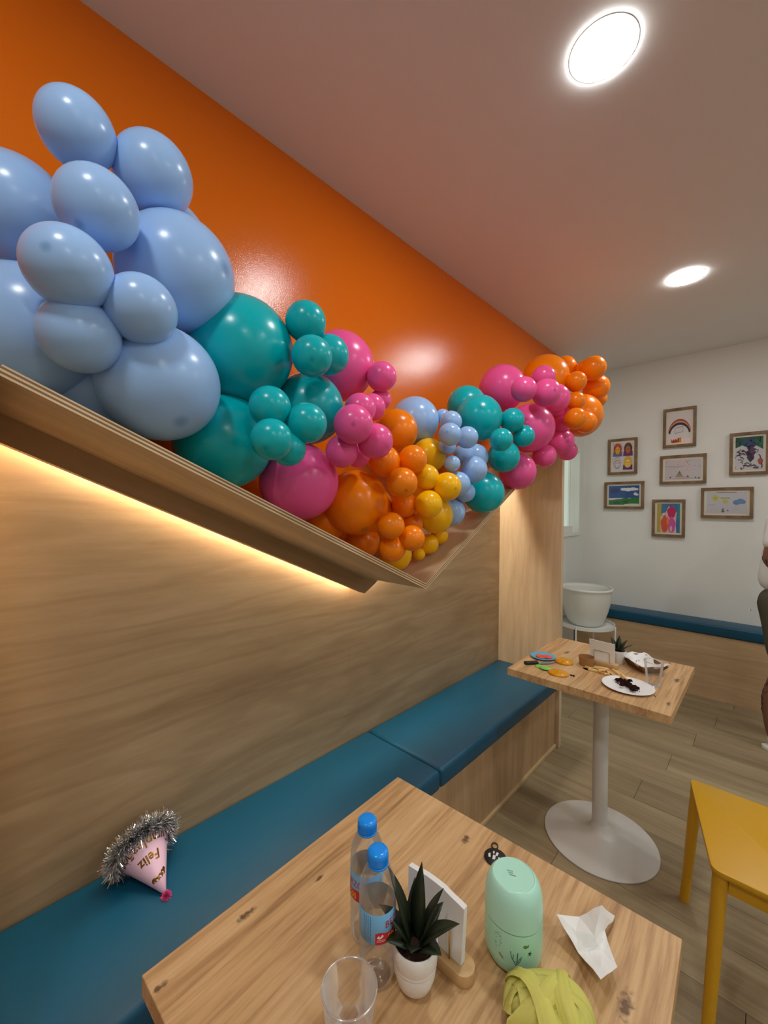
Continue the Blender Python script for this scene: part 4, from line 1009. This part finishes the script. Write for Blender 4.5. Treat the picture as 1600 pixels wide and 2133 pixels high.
sn = [((210, 210, 216), [(-1, -1), (1, -1), (1, 1), (-1, 1)]), ((206, 206, 120), ell(-.55, .45, .20, .28, 20, .1)), ((186, 186, 90), ell(-.55, .45, .08, .1, 10)), ((176, 190, 110), [(-.28, .36), (.18, .36), (.18, .5), (-.28, .5)]), ((206, 206, 120), ell(-.05, .12, .16, .18, 16, .15)), ((104, 150, 196), ell(.50, .02, .18, .22)), ((104, 150, 196), ell(.68, .12, .2, .24)), ((104, 150, 196), ell(.82, .06, .12, .18)), ((150, 140, 150), [(-.5, .90), (.5, .90), (.5, .97), (-.5, .97)]), ((110, 108, 116), ell(-.16, -.62, .05, .1, 10)), ((110, 108, 116), ell(-.16, -.8, .09, .09, 10, .2)), ((130, 128, 136), ell(.08, -.72, .05, .07, 8, .2))]
sn += [((160, 160, 168), q) for q in stroke([(-.9, -.2), (-.55, -.18)], .03)+stroke([(.35, -.6), (.6, -.58)], .03)]
picture(.894, 1.206, 1.368, 1.606, 'framed drawing of a yellow sun and a blue cloud', sn)

# ------------------------------------------------------------------ person at the right edge, side view, facing +x
pe = empty('person', (1.374, 3.44, 0), R(-8)); tag(pe, 'person in white t-shirt, dark shorts and pale sneakers at the right edge', 'person')
M_skin = mottle(mat('skin', rgb(126, 86, 66), .55), rgb(116, 76, 58), rgb(138, 96, 74), 20); M_shirt = bump(mat('white_cotton', rgb(232, 232, 230), .9), 40, .3, .006); M_short = bump(mat('olive_cotton', rgb(78, 74, 58), .9), 30, .3, .006)
M_hair = bump(mat('dark_hair', rgb(34, 26, 22), .7), 300, .6, .003); M_shoe = mat('sneaker_pale', rgb(206, 204, 196), .6); M_sole = mat('sneaker_sole', rgb(234, 232, 226), .6)
pts = [(0, 0, .93), (0.01, 0, 1.08), (0.0, 0, 1.24), (-.01, 0, 1.38), (.025, 0, 1.46), (.065, 0, 1.555), (.065, 0, 1.635), (.05, 0, 1.715)]
edg = [(0, 1), (1, 2), (2, 3), (3, 4), (4, 5), (5, 6), (6, 7)]
rad = [(.100, .125), (.095, .130), (.105, .15), (.095, .14), (.048, .052), (.074, .062), (.130, .100), (.105, .088)]
for s in (-1, 1):
    n = len(pts)
    pts += [(-.01, s*.09, .86), (.015, s*.095, .50), (-.045, s*.10, .30), (-.03, s*.10, .085), (.04, s*.105, .05), (.13, s*.115, .035)]
    rad += [(.082, .076), .060, .056, .038, (.034, .034), (.026, .03)]
    edg += [(0, n), (n, n+1), (n+1, n+2), (n+2, n+3), (n+3, n+4), (n+4, n+5)]
    n = len(pts)
    pts += [(.012, s*.165, 1.40), (.006, s*.205, 1.36), (-.050, s*.225, 1.13), (.10, s*.17, 1.03), (.15, s*.15, 1.02)]
    rad += [.050, .046, .041, .032, (.030, .020)]
    edg += [(3, n), (n, n+1), (n+1, n+2), (n+2, n+3), (n+3, n+4)]
    for f in range(4):            # fingers
        n2 = len(pts); yy = s*(.15-.016*(f-1.5)); L = (.07, .08, .076, .06)[f]
        pts += [(.175, yy, 1.02), (.175+L*.55, yy, 1.012), (.175+L*.85, yy, .992)]; rad += [.010, .0085, .0075]; edg += [(n+4, n2), (n2, n2+1), (n2+1, n2+2)]
    n2 = len(pts); pts += [(.150, s*.122, 1.028), (.185, s*.108, 1.025)]; rad += [.011, .0085]; edg += [(n+4, n2), (n2, n2+1)]
body = skinned('body', pts, edg, rad, M_skin, pe)
# tattoo strokes on the arm and the calf
M_ink = mat('tattoo_ink', rgb(52, 40, 38), .6)
from mathutils.bvhtree import BVHTree
bvh = BVHTree.FromPolygons([v.co for v in body.data.vertices], [tuple(q.vertices) for q in body.data.polygons])
def strokes3(nm, lst):
    b = bmesh.new()
    for q in lst: tube([Vector(bvh.find_nearest(Vector(z))[0]) for z in q], .0028, 6, bm=b)
    obj(nm, b, M_ink, body)
strokes3('tattoo', [[(-.16, -.24, 1.16), (-.16, -.27, 1.15), (-.16, -.24, 1.135)], [(-.16, -.25, 1.12), (-.16, -.28, 1.105), (-.14, -.30, 1.10)], [(-.1, -.35, 1.13), (-.1, -.35, 1.10)]])
strokes3('tattoo', [[(-.2+.02*k, -.22+.05*math.sin(3*k+j), .20+.05*k+.012*j), (-.2, -.17+.05*math.cos(2*k+j), .215+.05*k+.01*j)] for k in range(5) for j in range(3)])
# clothing
ts = [(.010, 0, .90), (.025, 0, 1.06), (.025, 0, 1.24), (.015, 0, 1.385), (.02, 0, 1.45)]; te = [(0, 1), (1, 2), (2, 3), (3, 4)]; tr_ = [(.150, .178), (.132, .160), (.134, .172), (.128, .170), (.078, .092)]
for s in (-1, 1):
    n = len(ts); ts += [(.012, s*.165, 1.40), (.006, s*.205, 1.355), (-.036, s*.220, 1.19)]; tr_ += [.074, .070, .058]; te += [(3, n), (n, n+1), (n+1, n+2)]
skinned('t_shirt', ts, te, tr_, M_shirt, pe)
sp_ = [(-.005, 0, 1.0), (-.01, 0, .88)]; se = [(0, 1)]; sr = [(.140, .172), (.150, .178)]
for s in (-1, 1):
    n = len(sp_); sp_ += [(-.012, s*.085, .80), (.0, s*.095, .66), (.012, s*.098, .50)]; sr += [(.108, .095), (.090, .088), (.082, .080)]; se += [(1, n), (n, n+1), (n+1, n+2)]
shorts = skinned('shorts', sp_, se, sr, M_short, pe)
obj('logo', box(-.158, -.150, -.075, -.045, .805, .813, .001), M_mark, shorts)
obj('waist_pouch', box(.03, .10, -.205, -.150, .955, 1.02, .016, 3), M_black, pe, angle=40)
for s in (-1, 1):
    sh_ = skinned('shoe', [(-.065, s*.10, .062), (.0, s*.10, .055), (.09, s*.11, .048), (.16, s*.115, .040)], [(0, 1), (1, 2), (2, 3)], [(.042, .040), (.044, .043), (.044, .040), (.032, .026)], M_shoe, pe)
    obj('sole', prism(ell(.052, s*.108, .136, .048, 24), 'z', 0, .024, bev=.004), M_sole, sh_, angle=40)
    obj('laces', tube([(.04, s*.105-.02, .095), (.055, s*.105+.02, .092), (.065, s*.105-.02, .088), (.08, s*.107+.02, .084)], .003, 6), M_sole, sh_, smooth=True)
# head details
def face_part(nm, x, y, z, sx, sy, sz, m):
    b = bmesh.new(); bmesh.ops.create_uvsphere(b, u_segments=16, v_segments=10, radius=1)
    for v in b.verts: v.co = Vector((x+.035+v.co.x*sx, y+v.co.y*sy, z+v.co.z*sz))
    return obj(nm, b, m, pe, smooth=True)
for s in (-1, 1):
    face_part('eye', .118, s*.030, 1.645, .010, .013, .008, M_mark); face_part('pupil', .1275, s*.030, 1.645, .002, .005, .005, M_black)
    face_part('eyebrow', .122, s*.031, 1.664, .006, .016, .003, M_hair); face_part('ear', .015, s*.083, 1.635, .018, .008, .028, M_skin)
face_part('nose', .134, 0, 1.622, .015, .012, .018, M_skin); face_part('mouth', .120, 0, 1.590, .006, .021, .005, mat('lips', rgb(126, 66, 58), .5))
face_part('hair', -.002, 0, 1.700, .112, .092, .080, M_hair)
